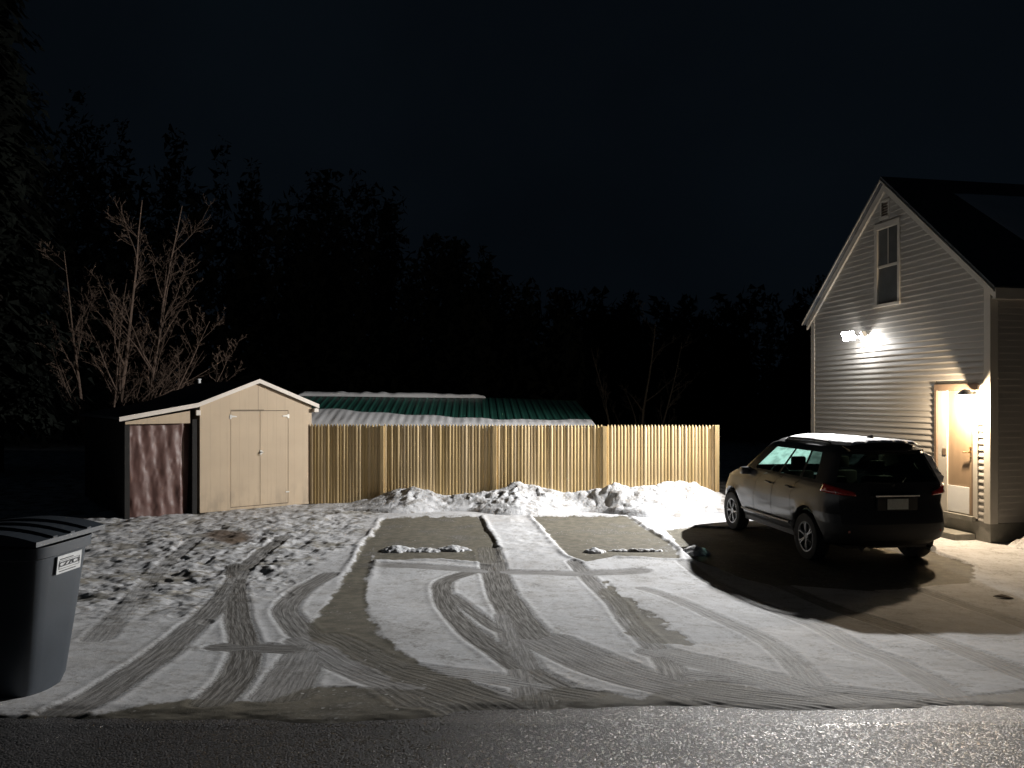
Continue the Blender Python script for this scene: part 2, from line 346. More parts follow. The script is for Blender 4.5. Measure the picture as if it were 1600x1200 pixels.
def make_drive():
    xs = np.arange(-8.6, 9.4, .02)
    ys = [4.20]
    while ys[-1] < 18.2: ys.append(ys[-1] + .0023 * ys[-1])
    ys = np.array(ys)
    X, Y = np.meshgrid(xs, ys); sh = X.shape
    wob = (fbm(X * 1.3, Y * 1.3, 3, 3) - .5) * .10
    wob2 = (fbm(X * 7, Y * 7, 3, 8) - .5) * .05
    Xw = X + wob * .6; Yw = Y + wob
    pad = np.full(sh, -.3)
    for k, p in PADS.items():
        bx = [q[0] for q in p]; by = [q[1] for q in p]
        m = (X > min(bx) - .4) & (X < max(bx) + .4) & (Y > min(by) - .4) & (Y < max(by) + .4)
        sd = poly_sd(Xw[m], Yw[m], p)
        if k == 'spk': sd = sd - .04 + (fbm(X[m] * 6, Y[m] * 3, 4, 21) - .5) * .45
        pad[m] = np.maximum(pad[m], np.clip(sd, -.3, .3))
    trk = np.full(sh, -.3); tk = np.zeros(sh); tu = np.zeros(sh); tv = np.zeros(sh)
    for q, (pts, hw, k) in enumerate(TR.values()):
        hw *= 1.14; k = min(.97, k * 1.14)
        pts = catmull(pts); al = 0.0
        for a, b in zip(pts[:-1], pts[1:]):
            r = hw + .32
            i0, i1 = np.searchsorted(ys, [min(a[1], b[1]) - r, max(a[1], b[1]) + r])
            j0, j1 = np.searchsorted(xs, [min(a[0], b[0]) - r, max(a[0], b[0]) + r])
            L = math.hypot(b[0] - a[0], b[1] - a[1])
            if i1 > i0 and j1 > j0:
                sl = (slice(i0, i1), slice(j0, j1))
                d, sd_, t = seg_dist(Xw[sl] * .35 + X[sl] * .65, Yw[sl] * .35 + Y[sl] * .65, a, b)
                v = hw - d; cur = trk[sl]; mm = v > cur
                trk[sl] = np.where(mm, v, cur); tk[sl] = np.where(mm, k, tk[sl])
                tu[sl] = np.where(mm, sd_ + q * 3.1, tu[sl]); tv[sl] = np.where(mm, t + al, tv[sl])
            al += L
    brn = np.clip(poly_sd(Xw, Yw, BROWN), -.3, .3)
    # lumpy trampled snow on the left in front of the shed
    edge = -2.35 - (13 - Y) * .04 + (fbm(X * .8, Y * .8, 3, 31) - .5) * 1.0
    rgh = sstep(.0, .7, edge - X) * sstep(6.6, 9.5, Y + (X + 3.5) * -.55)
    strip = sstep(-.35, .0, X) * sstep(.9, .5, X) * sstep(10.9, 12, Y) * .35
    bare = np.maximum(sstep(-.03, .03, pad), sstep(-.02, .02, trk) * tk)
    lum = fbm(X * 3.4, Y * 3.4, 5, 40); c1, id1 = cell(X * 4.2 + lum, Y * 4.2, 50)
    Z = zprof(Y) + .006 * (1 - bare) * (1 + 2.5 * sstep(10.5, 12, Y))
    Z += (fbm(X * .7, Y * .7, 3, 60) - .5) * .05 * sstep(4.27, 5.5, Y)
    Z += rgh * ((lum - .5) * .09 + (.35 - c1) * .035 * id1) * (1 - .6 * bare) + strip * (lum - .4) * .12
    Z += (1 - bare) * (fbm(X * 16, Y * 16, 3, 70) - .5) * .005
    # raised shoulders pushed up beside the tracks and pads
    Z += .005 * np.exp(-((trk + .035) / .03) ** 2) * np.clip(tk * 1.2, 0, 1) * (.4 + fbm(X * 6, Y * 6, 3, 80))
    Z += .020 * np.exp(-((pad + .06) / .05) ** 2) * sstep(9.5, 11.5, Y) * (.2 + 1.3 * fbm(X * 7, Y * 7, 3, 90))
    # footprints trodden through the snow in front of the shed
    fr = np.random.default_rng(5)
    trails = [((-3.2, 7.6), (-6.2, 13.8)), ((-2.8, 9.2), (-4.9, 15.2)), ((-5.2, 9.0), (-3.4, 15.6)), ((-4.2, 6.4), (-6.6, 11.5)), ((-3.0, 12.2), (-5.6, 14.6))]
    for (a0, b0), (a1, b1) in trails:
        L = math.hypot(a1 - a0, b1 - b0); n = int(L / .42); dx, dy = (a1 - a0) / L, (b1 - b0) / L
        for k in range(n):
            sd_ = .11 * (1 if k % 2 else -1) + fr.normal(0, .06); al = k * .42 + fr.normal(0, .06)
            cx, cy = a0 + dx * al - dy * sd_, b0 + dy * al + dx * sd_
            i0, i1 = np.searchsorted(ys, [cy - .3, cy + .3]); j0, j1 = np.searchsorted(xs, [cx - .3, cx + .3]); sl = (slice(i0, i1), slice(j0, j1))
            u = ((X[sl] - cx) * dx + (Y[sl] - cy) * dy) / .155; w = (-(X[sl] - cx) * dy + (Y[sl] - cy) * dx) / .062
            q = np.sqrt(u * u + w * w) + (lum[sl] - .5) * .5
            Z[sl] += -.008 * sstep(1.25, .6, q) + .004 * np.exp(-((q - 1.35) / .22) ** 2)
    # tread ridges
    inside = sstep(-.01, .03, trk)
    Z += inside * .0025 * np.sin(tu * 2 * math.pi / .055) * (.4 + fbm(tu * 9, tv * 2, 2, 95))
    # broken front lip at the road edge
    Z -= .055 * sstep(4.66, 4.24, Y + (fbm(X * 1.1, Y * 2.2, 5, 99) - .5) * .55)
    nv = X.size; me = bpy.data.meshes.new('driveway')
    me.vertices.add(nv); co = np.empty((nv, 3), np.float32); co[:, 0] = X.ravel(); co[:, 1] = Y.ravel(); co[:, 2] = Z.ravel()
    me.vertices.foreach_set('co', co.ravel())
    ny, nx = sh; idx = np.arange(nv, dtype=np.int32).reshape(sh)
    q = np.stack([idx[:-1, :-1], idx[:-1, 1:], idx[1:, 1:], idx[1:, :-1]], -1).reshape(-1, 4)
    me.loops.add(q.size); me.loops.foreach_set('vertex_index', q.ravel())
    me.polygons.add(len(q)); me.polygons.foreach_set('loop_start', np.arange(0, q.size, 4, dtype=np.int32))
    me.polygons.foreach_set('loop_total', np.full(len(q), 4, np.int32))
    me.update(calc_edges=True)
    for nm, arr in (('pad', pad), ('trk', trk), ('tk', tk), ('tu', tu), ('tv', tv), ('rgh', rgh), ('brn', brn)):
        a = me.attributes.new(nm, 'FLOAT', 'POINT'); a.data.foreach_set('value', arr.ravel().astype(np.float32))
    # material
    m, nt, b = new_mat('packed_snow_and_pavement')
    def A(n):
        x = N(nt, 'ShaderNodeAttribute'); x.attribute_name = n; return x.outputs['Fac']
    v = objco(nt)
    nf = noise(nt, 34, 5, v, .65); nm_ = noise(nt, 7, 5, v, .6); nl = noise(nt, 1.4, 4, v); ng = noise(nt, 160, 3, v, .6)
    e = math_node(nt, 'MULTIPLY', math_node(nt, 'SUBTRACT', nf, .5), .10)
    e2 = math_node(nt, 'ADD', math_node(nt, 'MULTIPLY', e, .5), math_node(nt, 'MULTIPLY', math_node(nt, 'SUBTRACT', noise(nt, 4.5, 6, objco(nt, (1, .55, 1)), .6), .5), .30))
    padm = maprange(nt, math_node(nt, 'ADD', A('pad'), e2), -.022, .030)
    trm = math_node(nt, 'MULTIPLY', maprange(nt, math_node(nt, 'ADD', A('trk'), math_node(nt, 'MULTIPLY', e, .7)), -.015, .03), A('tk'))
    # streaks along each track
    cx = N(nt, 'ShaderNodeCombineXYZ'); nt.links.new(math_node(nt, 'MULTIPLY', A('tu'), 42), cx.inputs[0]); nt.links.new(math_node(nt, 'MULTIPLY', A('tv'), 2.6), cx.inputs[1])
    stn = noise(nt, 1.0, 4, cx.outputs[0], .6)
    streak = maprange(nt, stn, .40, .62)
    # snow colour
    sn = mixc(nt, maprange(nt, math_node(nt, 'ADD', math_node(nt, 'MULTIPLY', nm_, .6), math_node(nt, 'MULTIPLY', nf, .4)), .46, .70), (.54, .545, .56), (.37, .36, .35))
    sn = mixc(nt, math_node(nt, 'MULTIPLY', maprange(nt, nl, .45, .7), .35), sn, (.33, .315, .30))
    # bare trodden dark bits in the lumpy snow
    dk = math_node(nt, 'MULTIPLY', maprange(nt, math_node(nt, 'ADD', math_node(nt, 'MULTIPLY', nm_, .75), math_node(nt, 'MULTIPLY', nf, .25)), .50, .60), A('rgh'))
    sn = mixc(nt, math_node(nt, 'MULTIPLY', dk, .5), sn, (.19, .172, .152))
    ol = math_node(nt, 'MULTIPLY', maprange(nt, math_node(nt, 'ADD', math_node(nt, 'MULTIPLY', nl, .6), math_node(nt, 'MULTIPLY', nm_, .4)), .50, .60), A('rgh'))
    sn = mixc(nt, math_node(nt, 'MULTIPLY', ol, .6), sn, (.20, .18, .135))
    thin = maprange(nt, math_node(nt, 'ADD', math_node(nt, 'MULTIPLY', noise(nt, 2.6, 6, v, .7), .6), math_node(nt, 'MULTIPLY', nf, .4)), .52, .62)
    sn = mixc(nt, math_node(nt, 'MULTIPLY', thin, .68), sn, (.23, .22, .205))
    spk = math_node(nt, 'MULTIPLY', maprange(nt, nf, .60, .68), .6)
    sn = mixc(nt, spk, sn, (.30, .285, .27))
    slush = mixc(nt, streak, (.092, .086, .078), (.225, .218, .207))
    asp = mixc(nt, maprange(nt, nm_, .35, .68), (.105, .098, .078), (.165, .15, .118))
    asp = mixc(nt, maprange(nt, ng, .55, .72), asp, (.21, .20, .175))
    asp = mixc(nt, maprange(nt, nl, .5, .75), asp, (.08, .076, .066))
    asp = mixc(nt, math_node(nt, 'MULTIPLY', maprange(nt, math_node(nt, 'ADD', math_node(nt, 'MULTIPLY', nl, .5), math_node(nt, 'MULTIPLY', nf, .5)), .54, .66), .55), asp, (.34, .33, .31))
    col = mixc(nt, trm, sn, slush)
    col = mixc(nt, padm, col, mixc(nt, math_node(nt, 'MULTIPLY', trm, .5), asp, slush))
    vo = N(nt, 'ShaderNodeTexVoronoi'); vo.inputs['Scale'].default_value = 9; nt.links.new(v, vo.inputs['Vector'])
    bits = math_node(nt, 'MULTIPLY', maprange(nt, math_node(nt, 'ADD', vo.outputs['Distance'], math_node(nt, 'MULTIPLY', nf, .5)), .36, .31), maprange(nt, nl, .42, .55))
    col = mixc(nt, math_node(nt, 'MULTIPLY', bits, math_node(nt, 'MULTIPLY', padm, .8)), col, (.55, .545, .54))
    bm_ = maprange(nt, math_node(nt, 'ADD', A('brn'), math_node(nt, 'MULTIPLY', e, 3.)), -.1, .16)
    col = mixc(nt, math_node(nt, 'MULTIPLY', bm_, .9), col, (.11, .075, .05))
    nt.links.new(col, b.inputs['Base Color'])
    wet = math_node(nt, 'MAXIMUM', padm, math_node(nt, 'MULTIPLY', trm, .8))
    nt.links.new(maprange(nt, wet, 0, 1, .85, .75, False), b.inputs['Roughness'])
    b.inputs['Specular IOR Level'].default_value = .16
    hgt = math_node(nt, 'ADD', math_node(nt, 'MULTIPLY', nf, .6), math_node(nt, 'ADD', math_node(nt, 'MULTIPLY', ng, .25), math_node(nt, 'MULTIPLY', math_node(nt, 'MULTIPLY', stn, trm), 1.5)))
    bump(nt, b, hgt, .45, .010)
    o = link('driveway', me, m, smooth=True)
    tag(o, 'driveway of packed snow with tyre tracks and scraped bare patches', None, None, 'structure')
    return o
make_drive()

def terrain():
    g = np.concatenate([np.linspace(-260, -14, 26), np.linspace(-12, 14, 27), np.linspace(18, 260, 26)])
    gy = np.concatenate([np.linspace(-120, -6, 12), np.linspace(-4, 24, 57), np.linspace(28, 420, 40)])
    X, Y = np.meshgrid(g, gy)
    Z = zprof(Y) - .07 + np.where(Y > 30, (fbm(X * .01, Y * .01, 3, 5) - .3) * np.clip((Y - 30) * .05, 0, 7), 0)
    v = np.stack([X.ravel(), Y.ravel(), Z.ravel()], 1).tolist(); nx = len(g); f = []
    for i in range(len(gy) - 1):
        for j in range(nx - 1): f.append((i * nx + j, i * nx + j + 1, (i + 1) * nx + j + 1, (i + 1) * nx + j))
    o = link('ground', mesh('ground', v, f), snow_mat('yard_snow', (.5, .5, .51), (.08, .075, .06), .44, .6, 20, .5, .03), smooth=True)
    tag(o, 'snowy yard and ground around the house', kind='structure')
terrain()

def road():
    m, nt, b = new_mat('wet_asphalt'); v = objco(nt)
    vo = N(nt, 'ShaderNodeTexVoronoi'); vo.inputs['Scale'].default_value = 95; nt.links.new(v, vo.inputs['Vector'])
    sp = N(nt, 'ShaderNodeSeparateColor'); nt.links.new(vo.outputs['Color'], sp.inputs[0])
    n1 = noise(nt, 2, 5, v); n2 = noise(nt, 210, 3, v)
    c = mixc(nt, maprange(nt, sp.outputs[0], .2, .95), (.016, .016, .018), (.085, .082, .085))
    c = mixc(nt, maprange(nt, n1, .35, .7), c, (.035, .034, .035))
    nt.links.new(c, b.inputs['Base Color'])
    nt.links.new(math_node(nt, 'ADD', maprange(nt, sp.outputs[1], .45, .85, .62, .16), math_node(nt, 'MULTIPLY', n1, .1)), b.inputs['Roughness'])
    b.inputs['Specular IOR Level'].default_value = .6
    # each stone tilts its own way
    h = math_node(nt, 'ADD', math_node(nt, 'MULTIPLY', vo.outputs['Distance'], -.8), math_node(nt, 'ADD', math_node(nt, 'MULTIPLY', n2, .45), math_node(nt, 'MULTIPLY', sp.outputs[2], .5)))
    bump(nt, b, h, 1.0, .007)
    xs = np.linspace(-60, 60, 241); ys = np.concatenate([np.linspace(-3.4, 3.9, 12), np.linspace(4.0, 4.95, 20)]); vv = []; f = []
    for y in ys:
        for x in xs:
            vv.append((x, y, (.583 if y < 4.3 else float(zprof(np.array([y]))[0]) - .006) - .012 + .004 * math.sin(x * .7) + random.uniform(-.002, .002)))
    nx = len(xs)
    for i in range(len(ys) - 1):
        for j in range(nx - 1): f.append((i * nx + j, i * nx + j + 1, (i + 1) * nx + j + 1, (i + 1) * nx + j))
    o = link('road', mesh('road', vv, f), m, smooth=True)
    tag(o, 'wet dark asphalt road with glinting aggregate along the driveway', kind='structure')
road()

# ------------------------------------------------------------------ snow banks
def snow_patch(name, x0, x1, y0, y1, hfun, step, label, cat, base=-.05, mat=None):
    xs = np.arange(x0, x1 + step, step); ys = np.arange(y0, y1 + step, step)
    X, Y = np.meshgrid(xs, ys); Z = hfun(X, Y) + zprof(Y) + base
    ny, nx = X.shape; v = np.stack([X.ravel(), Y.ravel(), Z.ravel()], 1).tolist()
    f = [(i * nx + j, i * nx + j + 1, (i + 1) * nx + j + 1, (i + 1) * nx + j) for i in range(ny - 1) for j in range(nx - 1)]
    o = link(name, mesh(name, v, f), mat or M['snow'], smooth=True)
    return tag(o, label, cat)
def bank_h(X, Y):
    k = np.array([-4.6, -3.6, -3.15, -2.75, -2.25, -1.9, -1.35, -.8, -.3, .1, .45, .9, 1.35, 1.75, 2.2, 2.6, 3.0, 3.45, 3.9, 4.3, 4.75, 5.1])
    h = np.array([.0, .06, .16, .28, .46, .34, .25, .30, .42, .50, .44, .36, .30, .40, .52, .46, .50, .62, .60, .46, .26, .02])
    yc = 16.80 - .075 * X + .12 * np.sin(X * 1.7)
    wf = .75 + .25 * np.sin(X * 2.3 + 1)
    H = np.interp(X, k, h)
    prof = np.where(Y < yc, np.clip(1 - (yc - Y) / wf / 1.35, 0, 1) ** 1.25, np.clip(1 - (Y - yc) / .8, 0, 1))
    n = fbm(X * 2.6, Y * 3.2, 5, 110); c, i = cell(X * 5 + n, Y * 5, 120); c2, i2 = cell(X * 12, Y * 12, 130)
    lump = (n - .5) * .26 + (.45 - c) * .10 * (i > .62) + (.4 - c2) * .020 * i2
    calm = .68 + .32 * sstep(.45, .62, fbm(X * .9 + 3, Y * .9, 2, 140))
    behind = sstep(17.13 - .0775 * X + .10, 17.13 - .0775 * X, Y)
    prof = prof * behind
    return H * prof * 1.06 + lump * prof ** .6 * calm * np.clip(H * 2.6, 0, 1) + .07 * sstep(0, .25, prof)
snow_patch('snow_bank', -4.4, 5.1, 14.9, 17.45, bank_h, .018, 'bank of plowed lumpy snow along the foot of the wooden fence', 'snow bank')
def corner_h(X, Y):
    d = np.sqrt(((X - 8.42) / .50) ** 2 + ((Y - 12.30) / .36) ** 2)
    return .36 * np.clip(1 - d, 0, 1) ** .8 + (fbm(X * 7, Y * 7, 4, 150) - .5) * .14 * (d < 1)
snow_patch('snow_pile', 7.85, 9.0, 11.85, 12.68, corner_h, .02, 'small snow pile at the corner of the house near the right edge', 'snow pile')
def clump(cx, cy, rx, ry, h, s, label):
    def f(X, Y):
        n = fbm(X * 9, Y * 9, 4, s); d = np.sqrt(((X - cx) / rx) ** 2 + ((Y - cy) / ry) ** 2) + (n - .5) * 1.0
        c, i = cell(X * 11, Y * 11, s + 3)
        return np.where(d < 1.2, h * np.clip(1 - d, -.2, 1) ** 1 if False else h * np.clip(1.05 - d, 0, 1) ** .6, 0) + (d < 1) * ((n - .5) * .07 + (.4 - c) * .025) - .02 * (d >= 1)
    o = snow_patch('snow_clump', cx - rx * 1.25, cx + rx * 1.25, cy - ry * 1.25, cy + ry * 1.25, f, .014, label, 'snow clump', base=0.005)
    o['group'] = 'snow clumps left across the bare parking patches'
clump(-1.80, 12.1, .28, .20, .09, 201, 'leftmost crumbly snow clump on the left bare parking patch')
clump(-1.38, 12.05, .34, .13, .06, 211, 'long low snow clump in the middle of the left bare parking patch')
clump(-.93, 12.12, .27, .17, .09, 221, 'rounded snow clump at the right of the left bare parking patch')
clump(1.28, 11.95, .20, .12, .08, 231, 'small icy snow clump at the near corner of the right bare patch')
clump(1.95, 12.05, .52, .07, .05, 241, 'thin snow ridge lying across the right bare parking patch')
clump(2.86, 11.95, .20, .26, .12, 251, 'lone snow clump in the shadow left of the dark SUV')

# ------------------------------------------------------------------ fence
FA = Vector((-4.50, 17.50, 0)); FB = Vector((4.52, 16.80, 0))
FD = (FB - FA).normalized(); FN = Vector((FD.y, -FD.x, 0))       # FN points to the camera
fence = empty('stockade_fence', FA, math.atan2(FD.y, FD.x))
tag(fence, 'new tan wooden stockade fence of rounded pickets running behind the snow bank', 'fence')
def picket_mesh(k):
    # half-round picket with a pointed, weathered top; local x along fence, -y to the camera
    r = .0370; n = 7; zt = [0.02, 1.745, 1.79, 1.832]; sc = [1, 1, .8, .25]
    v = []; f = []
    for z, s in zip(zt, sc):
        for i in range(n):
            a = math.pi * i / (n - 1)
            v.append((math.cos(a) * r * s, -math.sin(a) * .0135 * (.6 + .4 * s) , z + random.uniform(-.004, .004) * (s < 1)))
        v.append((-r * s, .010, z)); v.append((r * s, .010, z))
    m = n + 2
    for j in range(len(zt) - 1):
        for i in range(m): f.append((j * m + i, j * m + (i + 1) % m, (j + 1) * m + (i + 1) % m, (j + 1) * m + i))
    f.append(tuple(range((len(zt) - 1) * m, len(zt) * m))); f.append(tuple(range(m - 1, -1, -1)))
    me = mesh('picket', v, f); me.materials.append(M['picket'])
    me.polygons.foreach_set('use_smooth', [len(p.vertices) == 4 for p in me.polygons]); 
    me.set_sharp_from_angle(angle=R(50)); return me
pm = [picket_mesh(k) for k in range(5)]
posts = []
for px, yy in ((597, 17.36), (773, 17.17), (945, 16.99), (1120, 16.80)):
    X = (px - 800) / 1202 * yy; posts.append((X - FA.x) / FD.x)
x = -.05
while x < posts[-1] - .02:
    if all(abs(x - p) > .012 for p in posts):
        o = link('picket', random.choice(pm), None, fence); o.location = (x, random.uniform(-.002, .002), random.uniform(-.004, .003))
        o.rotation_euler = (random.uniform(-.003, .003), random.uniform(-.0015, .0015), random.uniform(-.02, .02))
    x += .0735
for i, p in enumerate(posts):
    box('post', (p - .047, -.037, -.2), (p + .047, .045, 1.80 + (.03 if i == 3 else 0)), M['post'], fence, .005)
for z in (.35, .95, 1.55): box('rail', (0, .012, z), (posts[-1] + .045, .05, z + .085), M['post'], fence, .004)

# ------------------------------------------------------------------ shed with lean-to
SA = Vector((-6.52, 16.07, 0)); SB = Vector((-4.57, 17.55, 0)); SU = (SB - SA).normalized()
SW = (SB - SA).length
shed = empty('garden_shed', SA, math.atan2(SU.y, SU.x))     # local x along the front, +y to the back
tag(shed, 'tan painted garden shed with double doors, dark roof and side lean-to', 'shed')
WH, AP, DEP, LT = 2.27, 2.755, 4.9, 1.42
def pr(name, poly, y0, y1, mat, parent=shed): return prism(name, poly, (0, y0, 0), (1, 0, 0), (0, 0, 1), (0, y1 - y0, 0), mat, parent)
D0, D1, DT = .63, 1.90, 2.15; DM = (D0 + D1) / 2
pr('front_wall', [(0, .06), (D0, .06), (D0, DT), (D1, DT), (D1, .06), (SW, .06), (SW, WH), (SW / 2, AP), (0, WH)], 0, .05, M['shed'])
box('side_wall', (-.0, .052, .05), (.05, DEP, WH - .03), M['shed'], shed); box('side_wall', (SW - .05, .052, .05), (SW, DEP, WH - .03), M['shed'], shed)
box('back_wall', (.05, DEP - .05, .05), (SW - .05, DEP - .002, WH - .03), M['shed'], shed)
box('door_frame', (D0 + .001, .035, .06), (D1 - .001, .06, DT), M['dark'], shed)
def door(x0, x1, hx, s):
    d = box('door', (x0, .004, .085), (x1, .034, DT - .012), M['shed'], shed, .003)
    bm = bmesh.new()   # strap hinges
    for z in (2.02, .33) if s > 0 else (2.02,):
        add_prism(bm, [(0, -.045), (.03, -.045), (.05, -.012), (.15, -.006), (.15, .014), (.05, .03), (.03, .045), (0, .045)] if z > 1 else [(0, -.012), (.08, -.012), (.08, .012), (0, .012)],
                  (hx, -.012, z), (-s, 0, 0), (0, 0, 1), (0, .008, 0))
    link('hinge', bm_mesh('hinge', bm), M['hinge'], d)
    return d
door(D0 + .008, DM - .005, D0 - .02, -1); dr = door(DM + .005, D1 - .008, D1 + .02, 1)
bm = bmesh.new(); add_box(bm, (DM - .005, -.012, 1.20), (DM + .045, .003, 1.28), .003); add_tube(bm, [(DM + .02, -.012, 1.24), (DM + .02, -.05, 1.24), (DM + .06, -.06, 1.235)], [.014, .012, .010])
add_tube(bm, [(DM - .01, -.012, 1.22), (DM - .01, -.03, 1.19), (DM + .02, -.03, 1.18)], [.01, .01, .01])
link('handle', bm_mesh('handle', bm), M['hinge'], dr)
box('door_gap_strip', (D0 - .0, -.006, DT + .008), (DM + .08, -.001, DT + .018), M['dark'], shed)  # dark strip drawn for the shaded gap above the left door
# grooves between the sheets of panel siding
for gx in (SW / 2,):
    box('panel_joint', (gx - .004, -.0015, .08 if gx != SW / 2 else DT + .02), (gx + .004, .0005, 2.25 if gx != SW / 2 else 2.70), M['browntrim'], shed)
box('skirt_board', (0, -.006, .02), (SW, -.001, .075), M['shed'], shed)
# roofs
t = .05
main = pr('roof', [(-.06, WH - .02), (SW / 2, AP + .01), (SW + .12, WH - .045), (SW + .12, WH + .01), (SW / 2, AP + .075), (-.06, WH + .045)], -.07, DEP + .1, M['shingle_dark'])
pr('lean_to_roof', [(-.062, WH - .022), (-.062, WH + .043), (-LT - .1, 2.045), (-LT - .1, 1.985)], -.07, DEP + .1, M['shingle_dark'])
# fascia: pale rake boards
for a, b in (((-.06, WH + .05), (SW / 2, AP + .083)), ((SW / 2, AP + .083), (SW + .14, WH + .012)), ((-LT - .12, 2.045), (-.06, WH + .05))):
    pr('rake_board', [a, b, (b[0], b[1] - .088), (a[0], a[1] - .088)], -.10, -.072, M['shed_trim'])
box('corner_block', (-.10, -.10, 2.06), (-.01, -.03, 2.17), M['shed_trim'], shed, .01)
box('gutter_end', (SW + .02, -.10, 2.10), (SW + .13, .1, 2.19), M['shed_trim'], shed, .02)
box('gutter', (SW + .05, -.02, 2.13), (SW + .13, DEP, 2.2), M['shed_trim'], shed, .01)
# lean-to front
pr('lean_to_gable', [(-LT, 1.90), (-.20, 1.90), (-.20, 2.155), (-LT, 1.945)], -.02, .03, M['shed'])
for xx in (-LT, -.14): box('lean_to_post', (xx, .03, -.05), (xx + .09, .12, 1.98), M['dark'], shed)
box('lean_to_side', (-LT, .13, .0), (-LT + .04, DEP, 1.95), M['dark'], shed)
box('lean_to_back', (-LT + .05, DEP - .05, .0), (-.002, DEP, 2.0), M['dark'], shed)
# hanging tarp
def tarp():
    nx, nz = 70, 90; v = []; f = []
    for i in range(nz + 1):
        for j in range(nx + 1):
            u = j / nx; w = i / nz
            x = -LT + .06 + u * (LT - .20 - .06 * (1 - w)); z = -.02 + w * 1.95
            fold = .035 * math.sin(u * 16 + 2.2 * math.sin(w * 3 + 1)) * (1 - .5 * w) * .45 + .008 * math.sin(u * 33 + w * 7)
            n = vnoise(np.array([u * 9.0 + w]), np.array([w * 11.0]), 7)[0]; n2 = vnoise(np.array([u * 22.0]), np.array([w * 17.0]), 9)[0]
            v.append((x, .13 + fold + .020 * n + .010 * n2 + .10 * max(0, u - .86) * 7, z))
    for i in range(nz):
        for j in range(nx): a = i * (nx + 1) + j; f.append((a, a + 1, a + nx + 2, a + nx + 1))
    o = link('tarp', mesh('tarp', v, f), M['tarp'], smooth=True)
    o.matrix_world = shed.matrix_basis.copy(); o.location = SA; o.rotation_euler = (0, 0, math.atan2(SU.y, SU.x))
    tag(o, 'wrinkled maroon tarp hung across the lean-to beside the tan shed', 'tarp')
tarp()
bm = bmesh.new(); add_tube(bm, [(SW / 2, DEP - .3, AP), (SW / 2, DEP - .3, AP + .16)], [.04, .04], 10); add_tube(bm, [(SW / 2, DEP - .3, AP + .16), (SW / 2, DEP - .3, AP + .19)], [.06, .05], 10)
link('roof_vent', bm_mesh('roof_vent', bm), M['white'], shed)

# ------------------------------------------------------------------ green metal roofed outbuilding behind the fence
out = empty('low_outbuilding', (-6.2, 19.3, 0)); tag(out, 'low outbuilding with green ribbed metal roof and snow behind the fence', 'outbuilding')
OL = 8.33; OD = 3.2
def rz(u, w):   # height of roof sheet, u along, w up the slope
    return 1.70 + .02 * u / OL + w * (.86 - .24 * (u / OL) ** 1.5) + .02 * math.sin(w * math.pi)
def ribbed():
    v = []; f = []; nu = 40 * 6; nw = 8
    for i in range(nw + 1):
        for j in range(nu + 1):
            u = j / nu * OL; w = i / nw; ph = (j % 6)
            rib = .013 if ph in (2, 3) else 0.0
            v.append((u - .25 * w * (u / OL), w * OD, rz(u, w) + rib))
    for i in range(nw):
        for j in range(nu): a = i * (nu + 1) + j; f.append((a, a + 1, a + nu + 2, a + nu + 1))
    return mesh('roof', v, f)
ro = link('roof', ribbed(), M['greenroof'], out)
# back slope, walls, fascia
v = []; f = []
for i in range(2):
    for j in range(21):
        u = j / 20 * OL; v.append((u - .25 * (u / OL), OD + i * 3.0, rz(u, 1) + .02 - i * .8))
for j in range(20): f.append((j, j + 1, j + 22, j + 21))
link('back_roof', mesh('back_roof', v, f), M['greenroof'], out)
box('front_wall', (.15, .15, -.05), (OL - .2, .25, 1.66), M['siding'], out)
prism('end_wall', [(.2, -.05), (OD + 2.8, -.05), (OD + 2.8, 1.55), (OD, 2.20), (.2, 1.62)], (OL - .5, 0, 0), (0, 1, 0), (0, 0, 1), (.1, 0, 0), M['siding'], out)
box('fascia', (0, -.03, 1.60), (OL, -.002, 1.70), M['white'], out)
def roof_snow(name, u0, u1, wlo, whi, th, ribs, label):
    v = []; f = []; nu = 220; nw = 12
    for i in range(nw + 1):
        for j in range(nu + 1):
            u = u0 + (u1 - u0) * j / nu; lo, hi = wlo(u), whi(u)
            w = lo + (hi - lo) * i / nw; e = min(i / nw, 1 - i / nw, (j / nu) * 8, (1 - j / nu) * 14) * 4
            tt = th * min(1, max(e, 0)) ** .5
            n = vnoise(np.array([u * 4.]), np.array([w * 6.]), 3)[0]
            rb = .004 * math.cos(2 * math.pi * u / (OL / 40)) * ribs
            v.append((u - .25 * w * (u / OL), w * OD - (.02 if i == 0 else 0), rz(u, w) + .012 + tt * (.7 + .5 * n) + rb * min(1, e)))
    for i in range(nw):
        for j in range(nu): a = i * (nu + 1) + j; f.append((a, a + 1, a + nu + 2, a + nu + 1))
    o = link(name, mesh(name, v, f), M['roofsnow'], smooth=True); o.location = out.location
    tag(o, label, 'snow')
roof_snow('roof_snow', 0, OL - .02, lambda u: 0, lambda u: float(np.interp(u, [0, 1.4, 2.6, 4.2, 5.6, 6.6, 7.6, 8.33], [.52, .48, .38, .29, .20, .17, .18, .19])) + .015 * math.sin(u * 5), .05, 1, 'band of snow lying along the eave of the green metal roof')
roof_snow('roof_snow', 0, 5.6, lambda u: .90 + .07 * (u / 5.6) ** 3, lambda u: 1.0, .085, 0, 'thin white snow strip along the ridge of the green metal roof')

# ------------------------------------------------------------------ house
RC = Vector((7.91, 12.71, 0)); LC = Vector((6.99, 17.89, 0)); HL = (LC - RC).length
HU = (LC - RC).normalized()
house = empty('clapboard_house', RC, math.atan2(HU.y, HU.x))    # local x along gable wall away from street, +y out of the wall (towards the drive)
tag(house, 'tall gabled house with beige clapboard siding beside the parked SUV', 'house')
